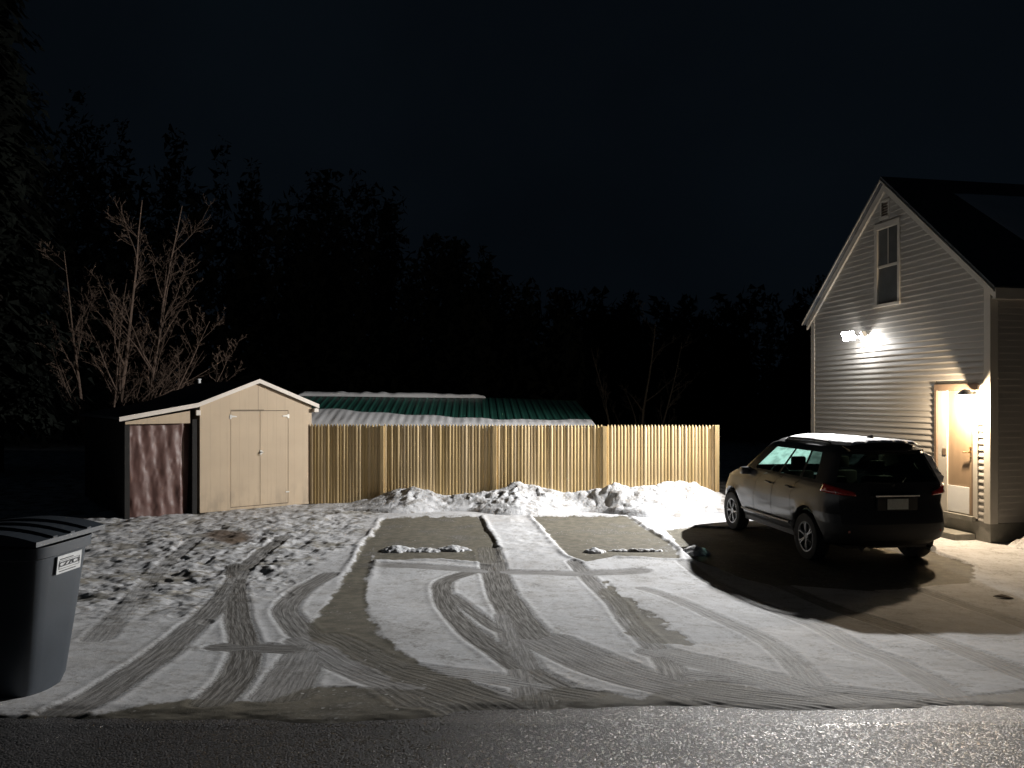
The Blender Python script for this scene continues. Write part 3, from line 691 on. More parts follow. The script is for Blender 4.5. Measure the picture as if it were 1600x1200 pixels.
# local frame: x = along gable wall, y = outward (left of direction), house body at y<0
EV, RG, HD = 4.34, 6.72, 9.0
slope = (RG - EV) / (HL / 2)
prism('wall', [(.01, -.1), (HL - .01, -.1), (HL - .01, EV), (HL / 2, RG - .02), (.01, EV)], (0, -.02, 0), (1, 0, 0), (0, 0, 1), (0, -.15, 0), M['siding'], house)
box('street_wall', (.02, -HD, -.1), (.15, -.18, EV), M['siding'], house)
box('rear_wall', (HL - .15, -HD, -.1), (HL - .02, -.18, EV), M['siding'], house)
box('foundation', (-.01, -HD, -.2), (HL + .01, .015, .34), M['concrete'], house, .01)
CE = .108
DX0, DX1, DZ0, DZ1 = .24, 1.26, .38, 2.66       # door opening incl. casing
WX0, WX1, WZ0, WZ1 = 2.20, 2.97, 4.24, 5.92     # window incl. casing
VX0, VX1, VZ0, VZ1 = 2.52, 2.80, 5.98, 6.37
def clap(x0a, x1a, x0b, x1b, z):
    """one course: bottom edge x0a..x1a, top edge x0b..x1b; foot stands 17 mm proud"""
    v = [(x0a, -.019, z), (x1a, -.019, z), (x1a, .024, z), (x0a, .024, z), (x0a, .024, z + .016), (x1a, .024, z + .016),
         (x0b, .003, z + CE - .001), (x1b, .003, z + CE - .001), (x1b, -.019, z + CE - .001), (x0b, -.019, z + CE - .001)]
    f = [(0, 1, 2, 3), (3, 2, 5, 4), (4, 5, 7, 6), (6, 7, 8, 9), (0, 3, 4, 6, 9), (1, 8, 7, 5, 2)]
    link('clapboard', mesh('clapboard', v, f), M['siding'], house)
z = .345
while z < RG - .12:
    def lim(zz):
        d = max(0, zz - EV) / slope
        return .05 + d if d > 0 else .125, HL - (.05 + d if d > 0 else .125)
    a0, a1 = lim(z); b0, b1 = lim(z + CE)
    segs = [(a0, a1, b0, b1)]
    for (ox0, ox1, oz0, oz1) in ((DX0, DX1, DZ0, DZ1), (WX0, WX1, WZ0, WZ1), (VX0, VX1, VZ0, VZ1)):
        if z + CE * .75 > oz0 and z + CE * .25 < oz1:
            ns = []
            for s in segs:
                if s[0] < ox0: ns.append((s[0], min(s[1], ox0), s[2], min(s[3], ox0)))
                if s[1] > ox1: ns.append((max(s[0], ox1), s[1], max(s[2], ox1), s[3]))
            segs = ns
    for s in segs:
        if s[1] - s[0] > .03 and s[3] - s[2] > .0: clap(*s, z)
    z += CE
# street side clapboards (seen at a glancing angle)
z = .345
zm = []
sv = [(-.018, 0), (-.018, .014), (-.003, CE - .001), (.02, CE - .001), (.02, 0)]
while z < EV - .1:
    prism('clapboard', sv, (.0, -HD, z), (1, 0, 0), (0, 0, 1), (0, HD - .13, 0), M['siding'], house); z += CE
# corner boards
for xx in (0, HL): 
    s = 1 if xx == 0 else -1
    lo, hi = sorted((xx - .022 * s, xx + .115 * s))
    box('corner_board', (lo, -.12, .33), (hi, .030, EV - .01), M['trim'], house, .004)
# rake boards and roof
for s in (0, 1):
    mx = (lambda x: x) if s == 0 else (lambda x: HL - x)
    prism('rake_board', [(mx(-.16), EV - .16 * slope - .02), (mx(HL / 2), RG - .02), (mx(HL / 2), RG - .19), (mx(-.16 + .0), EV - .16 * slope - .19 + .02)], (0, .004, 0), (1, 0, 0), (0, 0, 1), (0, .055, 0), M['trim'], house)
    rf = prism('roof', [(mx(-.22), EV - .22 * slope), (mx(HL / 2), RG), (mx(HL / 2), RG + .10), (mx(-.22), EV - .22 * slope + .09)], (0, .13, 0), (1, 0, 0), (0, 0, 1), (0, -HD - .26, 0), M['shingle_dark'], house)
    prism('roof_edge', [(mx(-.22), EV - .22 * slope - .005), (mx(HL / 2), RG - .003), (mx(HL / 2), RG + .03), (mx(-.22), EV - .22 * slope + .028)], (0, .15, 0), (1, 0, 0), (0, 0, 1), (0, -.017, 0), M['trim'], house)
box('fascia', (-.235, -HD, EV - .22 * slope - .12), (-.215, .12, EV - .22 * slope + .06), M['trim'], house)
box('soffit', (-.21, -HD, EV - .22 * slope - .1), (-.0, .0, EV - .22 * slope - .07), M['trim'], house)
# gable window
win = empty('window'); win.parent = house
def cas(name, x0, x1, z0, z1, y0, y1, mat, par): return box(name, (x0, y0, z0), (x1, y1, z1), mat, par, .003)
cas('casing', WX0, WX1, WZ1 - .12, WZ1, -.02, .045, M['trim'], win); cas('sill', WX0 - .02, WX1 + .02, WZ0, WZ0 + .06, -.02, .06, M['trim'], win)
cas('casing', WX0, WX0 + .07, WZ0 + .062, WZ1 - .122, -.02, .036, M['trim'], win); cas('casing', WX1 - .09, WX1, WZ0 + .062, WZ1 - .122, -.02, .036, M['trim'], win)
zm_ = (WZ0 + WZ1) / 2 - .03
cas('meeting_rail', WX0 + .072, WX1 - .092, zm_ - .025, zm_ + .025, -.018, .018, M['trim'], win)
cas('pane', WX0 + .071, WX1 - .091, WZ0 + .061, zm_ - .027, -.016, -.002, M['winglass'], win); cas('pane', WX0 + .071, WX1 - .091, zm_ + .027, WZ1 - .123, -.016, .004, M['winglass'], win)
cas('muntin', (WX0 + WX1) / 2 - .018, (WX0 + WX1) / 2 + .0, zm_ + .03, WZ1 - .125, .004, .010, M['trim'], win)
# gable vent
ve = empty('gable_vent'); ve.parent = house
cas('vent_frame', VX0, VX1, VZ0, VZ0 + .06, -.02, .04, M['trim'], ve); cas('vent_frame', VX0, VX1, VZ1 - .04, VZ1, -.02, .03, M['trim'], ve)
cas('vent_frame', VX0, VX0 + .04, VZ0 + .062, VZ1 - .042, -.02, .03, M['trim'], ve); cas('vent_frame', VX1 - .04, VX1, VZ0 + .062, VZ1 - .042, -.02, .03, M['trim'], ve)
for k in range(5):
    zz = VZ0 + .075 + k * .052
    prism('slat', [(-.018, .04), (.02, 0), (.022, .008), (-.016, .048)], (VX0 + .042, 0, zz), (0, 1, 0), (0, 0, 1), (VX1 - VX0 - .084, 0, 0), M['browntrim'], ve)
# entrance
en = empty('entrance_door'); en.parent = house
cas('casing', DX0, DX0 + .10, DZ0, DZ1 - .11, -.02, .040, M['trim'], en)
cas('casing', DX1 - .06, DX1, DZ0, DZ1 - .11, -.02, .040, M['browntrim'], en)
cas('casing', DX0, DX1, DZ1 - .108, DZ1, -.02, .044, M['browntrim'], en)
cas('storm_door_stile', .965, 1.195, DZ0 + .03, DZ1 - .115, -.016, .018, M['trim'], en)
cas('storm_door_stile', .345, .40, DZ0 + .03, DZ1 - .115, -.016, .018, M['browntrim'], en)
dleaf = cas('door_leaf', .402, .963, DZ0 + .03, DZ1 - .115, -.018, -.004, M['door'], en)
cas('kick_panel', .465, .961, DZ0 + .04, DZ0 + .50, -.004, .008, M['white'], en)
cas('latch_plate', .985, 1.07, 1.40, 1.52, .018, .026, M['browntrim'], en)
bm = bmesh.new(); add_tube(bm, [(.43, -.004, 1.49), (.43, .05, 1.49), (.55, .055, 1.485)], [.016, .014, .010]); add_tube(bm, [(.43, -.004, 1.56), (.43, .02, 1.56)], [.022, .018]); add_tube(bm, [(.43, -.004, 1.41), (.43, .016, 1.41)], [.018, .014])
link('handle', bm_mesh('handle', bm), M['brass'], dleaf)
cas('threshold', .30, 1.24, DZ0 - .06, DZ0 + .025, .016, .09, M['concrete'], en)
box('step', (.30, .02, -.05), (1.28, .42, .12), M['concrete'], house, .015)
# snow on the street side of the roof
def house_snow():
    v = []; f = []; nx, ny = 40, 90
    for i in range(nx + 1):
        for j in range(ny + 1):
            u = i / nx; w = j / ny
            lx = .12 + u * (HL / 2 - .55); ly = -1.15 - w * (HD - 1.3) - .55 * (1 - u) * (1 - w)
            e = min(u, 1 - u, w, 1 - w) * 12
            n = vnoise(np.array([lx * 3.]), np.array([ly * 3.]), 4)[0]
            v.append((lx, ly, EV + lx * slope + .10 + .06 * min(1, e) ** .5 + .03 * n * min(1, e)))
    for i in range(nx):
        for j in range(ny): a = i * (ny + 1) + j; f.append((a, a + 1, a + ny + 2, a + ny + 1))
    o = link('roof_snow', mesh('roof_snow', v, f), M['roofsnow'], smooth=True)
    o.location = RC; o.rotation_euler = house.rotation_euler
    tag(o, 'sheet of grey snow lying on the street slope of the house roof', 'snow')
house_snow()

# ------------------------------------------------------------------ flood light on the gable wall (lit)
def to_world(p):
    return RC + HU * p[0] + Vector((-HU.y, HU.x, 0)) * p[1] + Vector((0, 0, p[2]))
M['led'] = emit('led_lens', (.93, .96, 1.0), 120.)
fl = empty('flood_light', to_world((3.30, .02, 3.68)), math.atan2(HU.y, HU.x))
tag(fl, 'lit twin head flood light on the gable wall under the window', 'flood light')
bm = bmesh.new(); add_box(bm, (-.07, .0, -.08), (.07, .06, .08), .01); link('mount_box', bm_mesh('mount_box', bm), M['white'], fl)
def head(x, rx, rzz, sz, name='lamp_head'):
    h = empty(name); h.parent = fl; h.location = (x, .30 if x > 0 else .15, .03); h.rotation_euler = (rx, 0, rzz)
    bm = bmesh.new(); add_box(bm, (-sz, -.05, -sz * .7), (sz, .0, sz * .7), .012)
    for k in range(4): add_box(bm, (-sz * .8 + k * sz * .5, -.085, -sz * .55), (-sz * .8 + k * sz * .5 + .012, -.05, sz * .55))
    link('housing', bm_mesh('housing', bm), M['white'], h)
    box('lens', (-sz * .88, .0015, -sz * .6), (sz * .88, .012, sz * .6), M['led'], h, .004)
head(.14, R(-22), R(8), .15); head(-.15, R(-26), R(-38), .10)
bm = bmesh.new(); add_tube(bm, [(0, .05, 0), (.06, .14, .01), (.12, .25, .03)], [.018, .018, .018]); add_tube(bm, [(0, .05, 0), (-.07, .08, .01), (-.13, .10, .03)], [.018, .018, .018])
link('bracket', bm_mesh('bracket', bm), M['white'], fl)
def lamp(kind, name, loc, power, col, rad, aim=None, size=None, parent=None):
    l = bpy.data.lights.new(name, kind); l.energy = power; l.color = col; l.shadow_soft_size = rad
    o = bpy.data.objects.new(name, l); C.objects.link(o); o.location = loc
    if kind == 'SPOT': l.spot_size = size; l.spot_blend = 1.0; o.rotation_euler = Vector(aim).to_track_quat('-Z', 'Y').to_euler()
    return o
lamp('SPOT', 'flood_beam', to_world((3.42, .44, 3.70)), FLOOD_W, (1, .985, .965), .045, Vector((-.92, -.39, .02)), R(140))
lamp('POINT', 'flood_spill', to_world((3.10, .19, 3.64)), SPILL_W, (1, .98, .95), .05)

# ------------------------------------------------------------------ entrance lantern (lit)
M['bulb'] = emit('lantern_glass', (1., .84, .62), 28.)
lt = empty('wall_lantern', to_world((.30, .03, 2.42)), math.atan2(HU.y, HU.x)); tag(lt, 'lit wall lantern with hooded shade beside the entrance door', 'wall lantern')
bm = bmesh.new(); add_box(bm, (-.05, .0, -.09), (.05, .025, .09), .006); link('back_plate', bm_mesh('back_plate', bm), M['blackmetal'], lt)
bm = bmesh.new(); add_tube(bm, [(0, .02, .05), (0, .12, .12), (0, .20, .13)], [.012, .012, .012]); link('arm', bm_mesh('arm', bm), M['blackmetal'], lt)
o = link('hood', bm_mesh('hood', lathe([(.02, .14), (.06, .12), (.13, .05), (.132, .045), (.058, .112), (.018, .13)], 20)), M['white'], lt, True, 40); o.location = (0, .2, 0)
o = link('lamp_glass', bm_mesh('lamp_glass', lathe([(.0, -.085), (.045, -.07), (.055, -.02), (.045, .04), (.03, .07)], 16)), M['bulb'], lt, True); o.location = (0, .2, 0)
lamp('POINT', 'lantern_light', to_world((.30, .24, 2.30)), ENTRY_W, (1., .78, .53), .04)

# ------------------------------------------------------------------ parked SUV
def make_suv():
    root = empty('parked_suv', (5.27, 11.56, 0), math.atan2(.992, -.124))
    tag(root, 'dark compact SUV seen from behind, snow on its roof, parked by the house', 'car')
    ZS = 1.05
    zk = [.30, .40, .50, .62, .74, .86, .96, 1.05, 1.12]
    rr = [-.66, -.84, -.88, -.875, -.85, -.80, -.775, -.755, -.735]
    ff = [3.40, 3.54, 3.58, 3.58, 3.55, 3.46, 3.32, 2.98, 2.52]
    ww = [.84, .885, .905, .918, .922, .915, .905, .888, .868]
    gz = [1.12, 1.16, 1.24, 1.34, 1.44, 1.53, 1.585, 1.615]
    gr = [-.735, -.725, -.70, -.665, -.625, -.585, -.555, -.525]
    gf = [2.52, 2.46, 2.35, 2.21, 2.07, 1.94, 1.85, 1.75]
    gw = [.868, .850, .815, .770, .725, .685, .655, .615]
    def rear_shape(z): k = min(1, max(0, (z - .86) / .26)); return .62 - .22 * k, 3.3 + 1.3 * k
    def contour(r, f, w, side, z):
        Lr, p = rear_shape(z); k_ = min(1, max(0, (z - .90) / .22)); Lf = min(.95 - .47 * k_, .33 * (f - r)); q = 2.6 + .6 * k_
        out = []
        for a in AR: 
            out.append((r + Lr * (1 - max(math.cos(a), 0) ** (2 / p)), w * max(math.sin(a), 0) ** (2 / p)))
        x0, x1 = r + Lr, f - Lf
        for m in MS: out.append((x0 + (x1 - x0) * m, w))
        for a in AF:
            out.append((f - Lf * (1 - max(math.sin(a), 0) ** (2 / q)), w * max(math.cos(a), 0) ** (2 / q)))
        return [(x, y * side) for x, y in out]
    AR = [R(d) for d in (0, 4, 10, 18, 28, 38, 48, 57, 65, 72, 79, 85, 90)]
    gaps = [.245, .475, .705]
    MS = sorted([i / 30 for i in range(1, 30)] + [g - .003 for g in gaps] + [g + .003 for g in gaps])
    AF = [R(d) for d in (0, 6, 14, 24, 36, 48, 58, 68, 78, 85, 90)]
    nA, nM = len(AR), len(MS)
    ncol = nA + nM + len(AF)
    wheels = (0.0, 2.69); RA = .405; WZ = .345
    def arch(x):
        for wx in wheels:
            if abs(x - wx) < RA: return WZ + math.sqrt(RA * RA - (x - wx) ** 2) * .98
        return 0
    parts = {}
    def put(nm, quad, mat):
        v, f, mm = parts.setdefault(nm, ([], [], mat)); b = len(v); v.extend(quad); f.append(tuple(range(b, b + len(quad))))
    for side in (1, -1):
        rows = []
        for z, r, f, w in zip(zk, rr, ff, ww):
            row = []
            for c, (x, y) in enumerate(contour(r, f, w, side, z)):
                zz = z; a = arch(x)
                if nA - 3 <= c and a > 0:
                    zz = max(z, a + (z - .30) * .10) if a + (z - .3) * .1 > z else z
                    if a >= z: y *= 1.012
                row.append((x, y, zz))
            rows.append(row)
        for i in range(len(rows) - 1):
            for c in range(ncol - 1):
                q = [rows[i][c], rows[i][c + 1], rows[i + 1][c + 1], rows[i + 1][c]]
                if side < 0: q = q[::-1]
                zc = zk[i]; m = None
                if nA <= c < nA + nM: m = MS[c - nA] 
                isgap = m is not None and any(abs(m - (g - .003)) < 1e-6 for g in gaps) and zc >= .40
                if isgap: continue
                if c < 6 and zc >= .62: nm, mt = 'tailgate', 'paint'
                elif c < nA - 1 and zc < .74 and c <= nA - 2: nm, mt = ('rear_bumper', 'plastic' if zc < .62 else 'paint')
                elif zc < .40: nm, mt = ('sill_right' if side < 0 else 'sill_left', 'plastic')
                elif m is not None and .245 < m < .474: nm, mt = ('rear_door_left' if side > 0 else 'rear_door_right', 'paint')
                elif m is not None and .476 < m < .704: nm, mt = ('front_door_left' if side > 0 else 'front_door_right', 'paint')
                elif zc >= .96 and c > nA + nM - 8: nm, mt = 'hood', 'paint'
                elif c > nA + nM + 3 and zc < .86: nm, mt = 'front_bumper', 'paint'
                else: nm, mt = 'body_shell', 'paint'
                if nm == 'rear_bumper': nm = ('bumper_corner_L' if side > 0 else 'bumper_corner_R') if mt == 'paint' else 'rear_bumper'
                put(nm, q, mt)
        # greenhouse
        G = [[(x, y, z) for x, y in contour(r, f, w, side, z)] for z, r, f, w in zip(gz, gr, gf, gw)]
        for i in range(len(G) - 1):
            for c in range(ncol - 1):
                q = [G[i][c], G[i][c + 1], G[i + 1][c + 1], G[i + 1][c]]
                if side < 0: q = q[::-1]
                m = MS[c - nA] if nA <= c < nA + nM else (0 if c < nA else 1)
                row_ok = 1 <= i <= 4
                nm, mt = 'roof_pillars', 'paint'
                if c < 7 and row_ok: nm, mt = 'rear_window', 'privacy'
                elif row_ok and nA <= c < nA + nM:
                    if .05 <= m < .225: nm, mt = 'quarter_window', 'privacy'
                    elif .262 <= m < .515: nm, mt = 'rear_side_window', 'carglass'
                    elif .555 <= m < .93: nm, mt = 'front_side_window', 'carglass'
                    if nm != 'roof_pillars': nm += '_L' if side > 0 else '_R'
                elif row_ok and c > nA + nM + 2: nm, mt = 'windshield', 'frost'
                put(nm, q, mt)
        # roof crown
        prev = G[-1]
        for s, z in ((.88, 1.645), (.7, 1.665), (.45, 1.68), (.2, 1.685), (0.0, 1.686)):
            cur = [( .31 + (x - .31) * (.35 + .65 * s) if False else x + (.0) * s, y * s, z) for x, y, _ in G[-1]]
            for c in range(ncol - 1):
                q = [prev[c], prev[c + 1], cur[c + 1], cur[c]]
                put('roof', q if side > 0 else q[::-1], 'paint')
            prev = cur
    names = {'rear_door_left': 'rear_door', 'rear_door_right': 'rear_door', 'front_door_left': 'front_door', 'front_door_right': 'front_door', 'sill_left': 'sill', 'sill_right': 'sill'}
    made = {}
    for nm, (v, f, mt) in parts.items():
        bm = bmesh.new()
        vs = [bm.verts.new((a, b, c * ZS)) for a, b, c in v]
        for fc in f:
            try: bm.faces.new([vs[k] for k in fc])
            except ValueError: pass
        bmesh.ops.remove_doubles(bm, verts=bm.verts, dist=.0006)
        nn = names.get(nm, nm.replace('_L', '').replace('_R', ''))
        bmesh.ops.dissolve_degenerate(bm, dist=.0005, edges=bm.edges)
        o = link(nn, bm_mesh(nn, bm), M[mt], root, True, 38); made[nm] = o
    Z = ZS
    # inner dark shell closing the shut lines, and floor
    bm = bmesh.new()
    for y in (-.86, .80): add_box(bm, (.45, y, .30 * Z), (2.2, y + .06, 1.08 * Z))
    add_box(bm, (-.6, -.62, .26 * Z), (3.3, .62, .42 * Z))
    add_box(bm, (.42, -.84, .27 * Z), (2.27, .84, .36 * Z))
    add_box(bm, (-.70, -.70, .42 * Z), (-.55, .70, .95 * Z))
    link('underbody', bm_mesh('underbody', bm), M['plastic'], root)
    # wheel liners
    for wx in wheels:
        for s in (1, -1):
            bm = bmesh.new(); n = 16; a = []; b = []
            for k in range(n + 1):
                t = math.pi * k / n; xx = wx + math.cos(t) * .40; zz = .345 + math.sin(t) * .40
                a.append(bm.verts.new((xx, s * .895, zz))); b.append(bm.verts.new((xx, s * .55, zz)))
            for k in range(n): bm.faces.new((a[k], a[k + 1], b[k + 1], b[k]))
            bm.faces.new(b); link('wheel_liner', bm_mesh('wheel_liner', bm), M['plastic'], root)
    # wheels
    tp = [(.225, -.10), (.30, -.108), (.335, -.10), (.350, -.07), (.352, 0), (.350, .07), (.335, .10), (.30, .108), (.225, .10)]
    tme = bm_mesh('tyre', lathe(tp, 40, 'Y')); tme.materials.append(M['tyre'])
    bm = lathe([(.228, -.095), (.232, -.08), (.225, .04), (.235, .085), (.228, .098), (.205, .094), (.195, .06), (.185, -.02)], 40, 'Y')
    for k in range(6):
        a = 2 * math.pi * k / 6
        for off in (-.12, .12):
            pts = [(.05, a + off * .4), (.12, a + off * .7), (.205, a + off)]
            add_tube(bm, [(r * math.cos(t), .085 - .02 * (r > .1) * 0 - (.0 if r > .1 else .012), r * math.sin(t)) for r, t in pts], [.022, .017, .016], 6)
    add_tube(bm, [(0, .045, 0), (0, .088, 0)], [.065, .055], 14)
    rme = bm_mesh('rim', bm); rme.materials.append(M['rim'])
    dme = bm_mesh('brake_disc', lathe([(.0, .0), (.16, .0), (.16, .015), (.0, .015)], 24, 'Y')); dme.materials.append(M['blackmetal'])
    for wx in wheels:
        for s in (1, -1):
            w = empty('wheel', (wx, s * .815, .352), 0 if s > 0 else math.pi); w.parent = root
            w.rotation_euler = (0, random.uniform(0, 1), 0 if s > 0 else math.pi)
            for nm, me in (('tyre', tme), ('rim', rme), ('brake_disc', dme)): link(nm, me, None, w, nm != 'brake_disc', 40)
    # tail lights: wrap-around lens from the tailgate round the corner
    def rear_pt(a, z):
        r = np.interp(z, zk + gz[1:], rr + gr[1:]); w = np.interp(z, zk + gz[1:], ww + gw[1:]); Lr, p = rear_shape(z)
        return r + Lr * (1 - max(math.cos(a), 0) ** (2 / p)), w * max(math.sin(a), 0) ** (2 / p)
    for s in (1, -1):
        v = []; f = []; na, nz = 22, 4
        for i in range(na + 1):
            t = i / na; a = R(24) + t * R(62)
            zl = .985 + .045 * t; zh = 1.085 + .05 * t - .05 * (1 - t) ** 3
            for j in range(nz + 1):
                zz = zl + (zh - zl) * j / nz; x, y = rear_pt(a, zz)
                v.append((x - .014 * (1 - t * .6), s * (y + .010 * t), zz * Z))
        for i in range(na):
            for j in range(nz): k = i * (nz + 1) + j; q = (k, k + 1, k + nz + 2, k + nz + 1); f.append(q if s < 0 else q[::-1])
        o = link('tail_light', mesh('tail_light', v, f), M['tail'], root, True)
        md = o.modifiers.new('thick', 'SOLIDIFY'); md.thickness = .02; md.offset = -1
        x, y = rear_pt(R(52), 1.03)
        box('reverse_lens', (x - .022, s * y - .035, 1.015 * Z), (x - .012, s * y + .035, 1.045 * Z), M['tailglow'], o, .003)
        x, y = rear_pt(R(40), .55)
        box('reflector', (x - .012, min(s * y, s * (y - .16)), .50 * Z), (x + .02, max(s * y, s * (y - .16)), .535 * Z), M['tail'], root, .004)
    # tailgate furniture
    box('plate_recess', (-.845, -.30, .80 * Z), (-.80, .30, .975 * Z), M['plastic'], root, .01)
    box('licence_plate', (-.856, -.155, .815 * Z), (-.846, .155, .955 * Z), M['plate'], root, .002)
    box('tailgate_handle', (-.86, -.33, .985 * Z), (-.78, .33, 1.01 * Z), M['chrome'], root, .006)
    # spoiler follows the rear edge of the roof
    def edge_x(y, z=1.585):
        r = float(np.interp(z, gz, gr)); w = float(np.interp(z, gz, gw)); Lr, p = rear_shape(z)
        k = min(1, abs(y) / w); return r + Lr * (1 - (1 - k ** p) ** (1 / p))
    bm = bmesh.new(); prevr = None
    for k in range(25):
        y = -.56 + 1.12 * k / 24; x = edge_x(y); b_ = .15 - .05 * abs(y) / .56
        ring = [bm.verts.new(c) for c in ((x + .12, y, 1.640 * Z), (x - b_, y, 1.592 * Z), (x - b_ - .005, y, 1.575 * Z), (x + .02, y, 1.55 * Z))]
        if prevr:
            for m in range(4): bm.faces.new((prevr[m], prevr[(m + 1) % 4], ring[(m + 1) % 4], ring[m]))
        else: bm.faces.new(ring)
        prevr = ring
    bm.faces.new(prevr)
    link('spoiler', bm_mesh('spoiler', bm), M['paint'], root, True, 30)
    bm = bmesh.new(); add_tube(bm, [(-.72, .0, 1.13 * Z), (-.735, .05, 1.15 * Z), (-.72, .42, 1.17 * Z)], [.012, .010, .006], 6); add_tube(bm, [(-.75, 0, 1.12 * Z), (-.70, 0, 1.14 * Z)], [.025, .02], 8)
    link('rear_wiper', bm_mesh('rear_wiper', bm), M['plastic'], root)
    # roof rails, antenna, mirrors, handles
    for s in (1, -1):
        bm = bmesh.new(); add_tube(bm, [(-.12, s * .545, 1.63 * Z), (-.02, s * .55, 1.675 * Z), (.4, s * .555, 1.69 * Z), (1.20, s * .55, 1.68 * Z), (1.36, s * .54, 1.63 * Z)], [.010, .015, .015, .015, .010], 8)
        link('roof_rail', bm_mesh('roof_rail', bm), M['plastic'], root)
        mi = empty('side_mirror'); mi.parent = root; mi.location = (2.02, s * .855, 1.06 * Z); mi.scale = (.9, .85, .85)
        bm = bmesh.new(); add_box(bm, (-.05, -.0 if s > 0 else -.20, -.03), (.09, .20 if s > 0 else .0, .12), .035)
        link('mirror_shell', bm_mesh('mirror_shell', bm), M['paint'], mi, True, 40)
        box('mirror_glass', (-.056, .03 if s > 0 else -.18, -.01), (-.05, .18 if s > 0 else -.03, .10), M['chrome'], mi, .0)
        for nm, hx in (('rear_door', .50), ('front_door', 1.18)):
            bm = bmesh.new(); yy = .918 * s
            add_tube(bm, [(hx - .09, yy * .99, .985 * Z), (hx - .07, yy * 1.03, .99 * Z), (hx + .07, yy * 1.03, .995 * Z), (hx + .09, yy * .99, .995 * Z)], [.012, .014, .014, .012], 8)
            o = link('door_handle', bm_mesh('door_handle', bm), M['paint'], made[nm + ('_left' if s > 0 else '_right')])
        bm = bmesh.new(); add_tube(bm, [(.46, s * .935, .47 * Z), (1.3, s * .94, .46 * Z), (2.2, s * .935, .46 * Z)], [.018, .02, .018], 6)
        link('side_moulding', bm_mesh('side_moulding', bm), M['rim'], root)
        bm = bmesh.new(); add_box(bm, (3.02, s * .56 - .12, .80 * Z), (3.24, s * .56 + .12, .90 * Z), .03); link('headlight', bm_mesh('headlight', bm), M['chrome'], root)
        bm = bmesh.new(); add_tube(bm, [(-.80, s * .50, .30 * Z), (-.90, s * .50, .29 * Z)], [.045, .045], 12); link('exhaust_tip', bm_mesh('exhaust_tip', bm), M['chrome'], root)
    bm = bmesh.new(); add_prism(bm, [(-.26, 1.68), (-.06, 1.675), (-.17, 1.765), (-.23, 1.775)], (0, -.018, 0), (1, 0, 0), (0, 0, Z), (0, .036, 0)); link('antenna_fin', bm_mesh('antenna_fin', bm), M['plastic'], root)
    # interior
    for s in (1, -1):
        for hx, nm in ((1.28, 'front_seat'), (.30, 'rear_seat')):
            bm = bmesh.new(); add_box(bm, (hx - .14, s * .38 - .24, .55), (hx + .02, s * .38 + .24, 1.22), .05); add_box(bm, (hx - .10, s * .38 - .12, 1.26), (hx + .0, s * .38 + .12, 1.45), .04)
            add_box(bm, (hx, s * .38 - .24, .5), (hx + .5, s * .38 + .24, .66), .04)
            link(nm, bm_mesh(nm, bm), M['cloth'], root, True, 40)
    box('dashboard', (1.95, -.72, .85), (2.35, .72, 1.08), M['plastic'], root, .05)
    bm = bmesh.new(); ring = [(1.85 + .10 * math.sin(t) * .45, .38 + .18 * math.cos(t), 1.07 + .18 * math.sin(t)) for t in [2 * math.pi * k / 20 for k in range(21)]]
    add_tube(bm, ring, [.014] * 21, 6); link('steering_wheel', bm_mesh('steering_wheel', bm), M['plastic'], root)
    # raised pale strip along the right rear pillar
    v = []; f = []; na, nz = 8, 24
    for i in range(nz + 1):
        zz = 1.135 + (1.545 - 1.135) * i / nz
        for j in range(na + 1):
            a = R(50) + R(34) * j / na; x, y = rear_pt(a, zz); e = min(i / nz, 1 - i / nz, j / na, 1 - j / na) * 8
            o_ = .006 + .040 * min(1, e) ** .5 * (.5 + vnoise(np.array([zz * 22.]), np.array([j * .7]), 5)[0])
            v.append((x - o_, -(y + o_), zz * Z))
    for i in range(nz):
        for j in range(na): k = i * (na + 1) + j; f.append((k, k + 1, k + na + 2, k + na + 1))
    o = link('pillar_strip', mesh('pillar_strip', v, f), M['roofsnow'], smooth=True); o.location = root.location; o.rotation_euler = root.rotation_euler
    tag(o, 'pale strip along the right rear corner of the dark SUV', 'snow')
    # snow lying on the roof: a thing of its own
    v = []; f = []; nu, nw = 60, 40
    for i in range(nu + 1):
        for j in range(nw + 1):
            u = i / nu; w = j / nw * 2 - 1
            y = w * (.545 + .015 * math.sin(u * 9)); x0_ = edge_x(y) - .05 + .03 * math.sin(w * 5) + .02 * math.sin(w * 17); x = x0_ + u * (1.60 - .25 * w * w - x0_)
            yy = abs(y); top = np.interp(yy, [0, .12, .28, .43, .55, .62], [1.686, 1.685, 1.68, 1.665, 1.645, 1.615]) * Z
            e = min(u * 18, (1 - u) * 12, (1 - abs(w)) * 12)
            v.append((x, y, top + .004 + .038 * min(1, max(e, 0)) ** .5 + .010 * vnoise(np.array([x * 8.]), np.array([y * 8.]), 3)[0] * min(1, e)))
    for i in range(nu):
        for j in range(nw): k = i * (nw + 1) + j; f.append((k, k + nw + 1, k + nw + 2, k + 1))
    o = link('roof_snow', mesh('roof_snow', v, f), M['snow'], smooth=True); o.location = root.location; o.rotation_euler = root.rotation_euler
    tag(o, 'thin sheet of white snow on the roof of the dark SUV', 'snow')
    return root
make_suv()

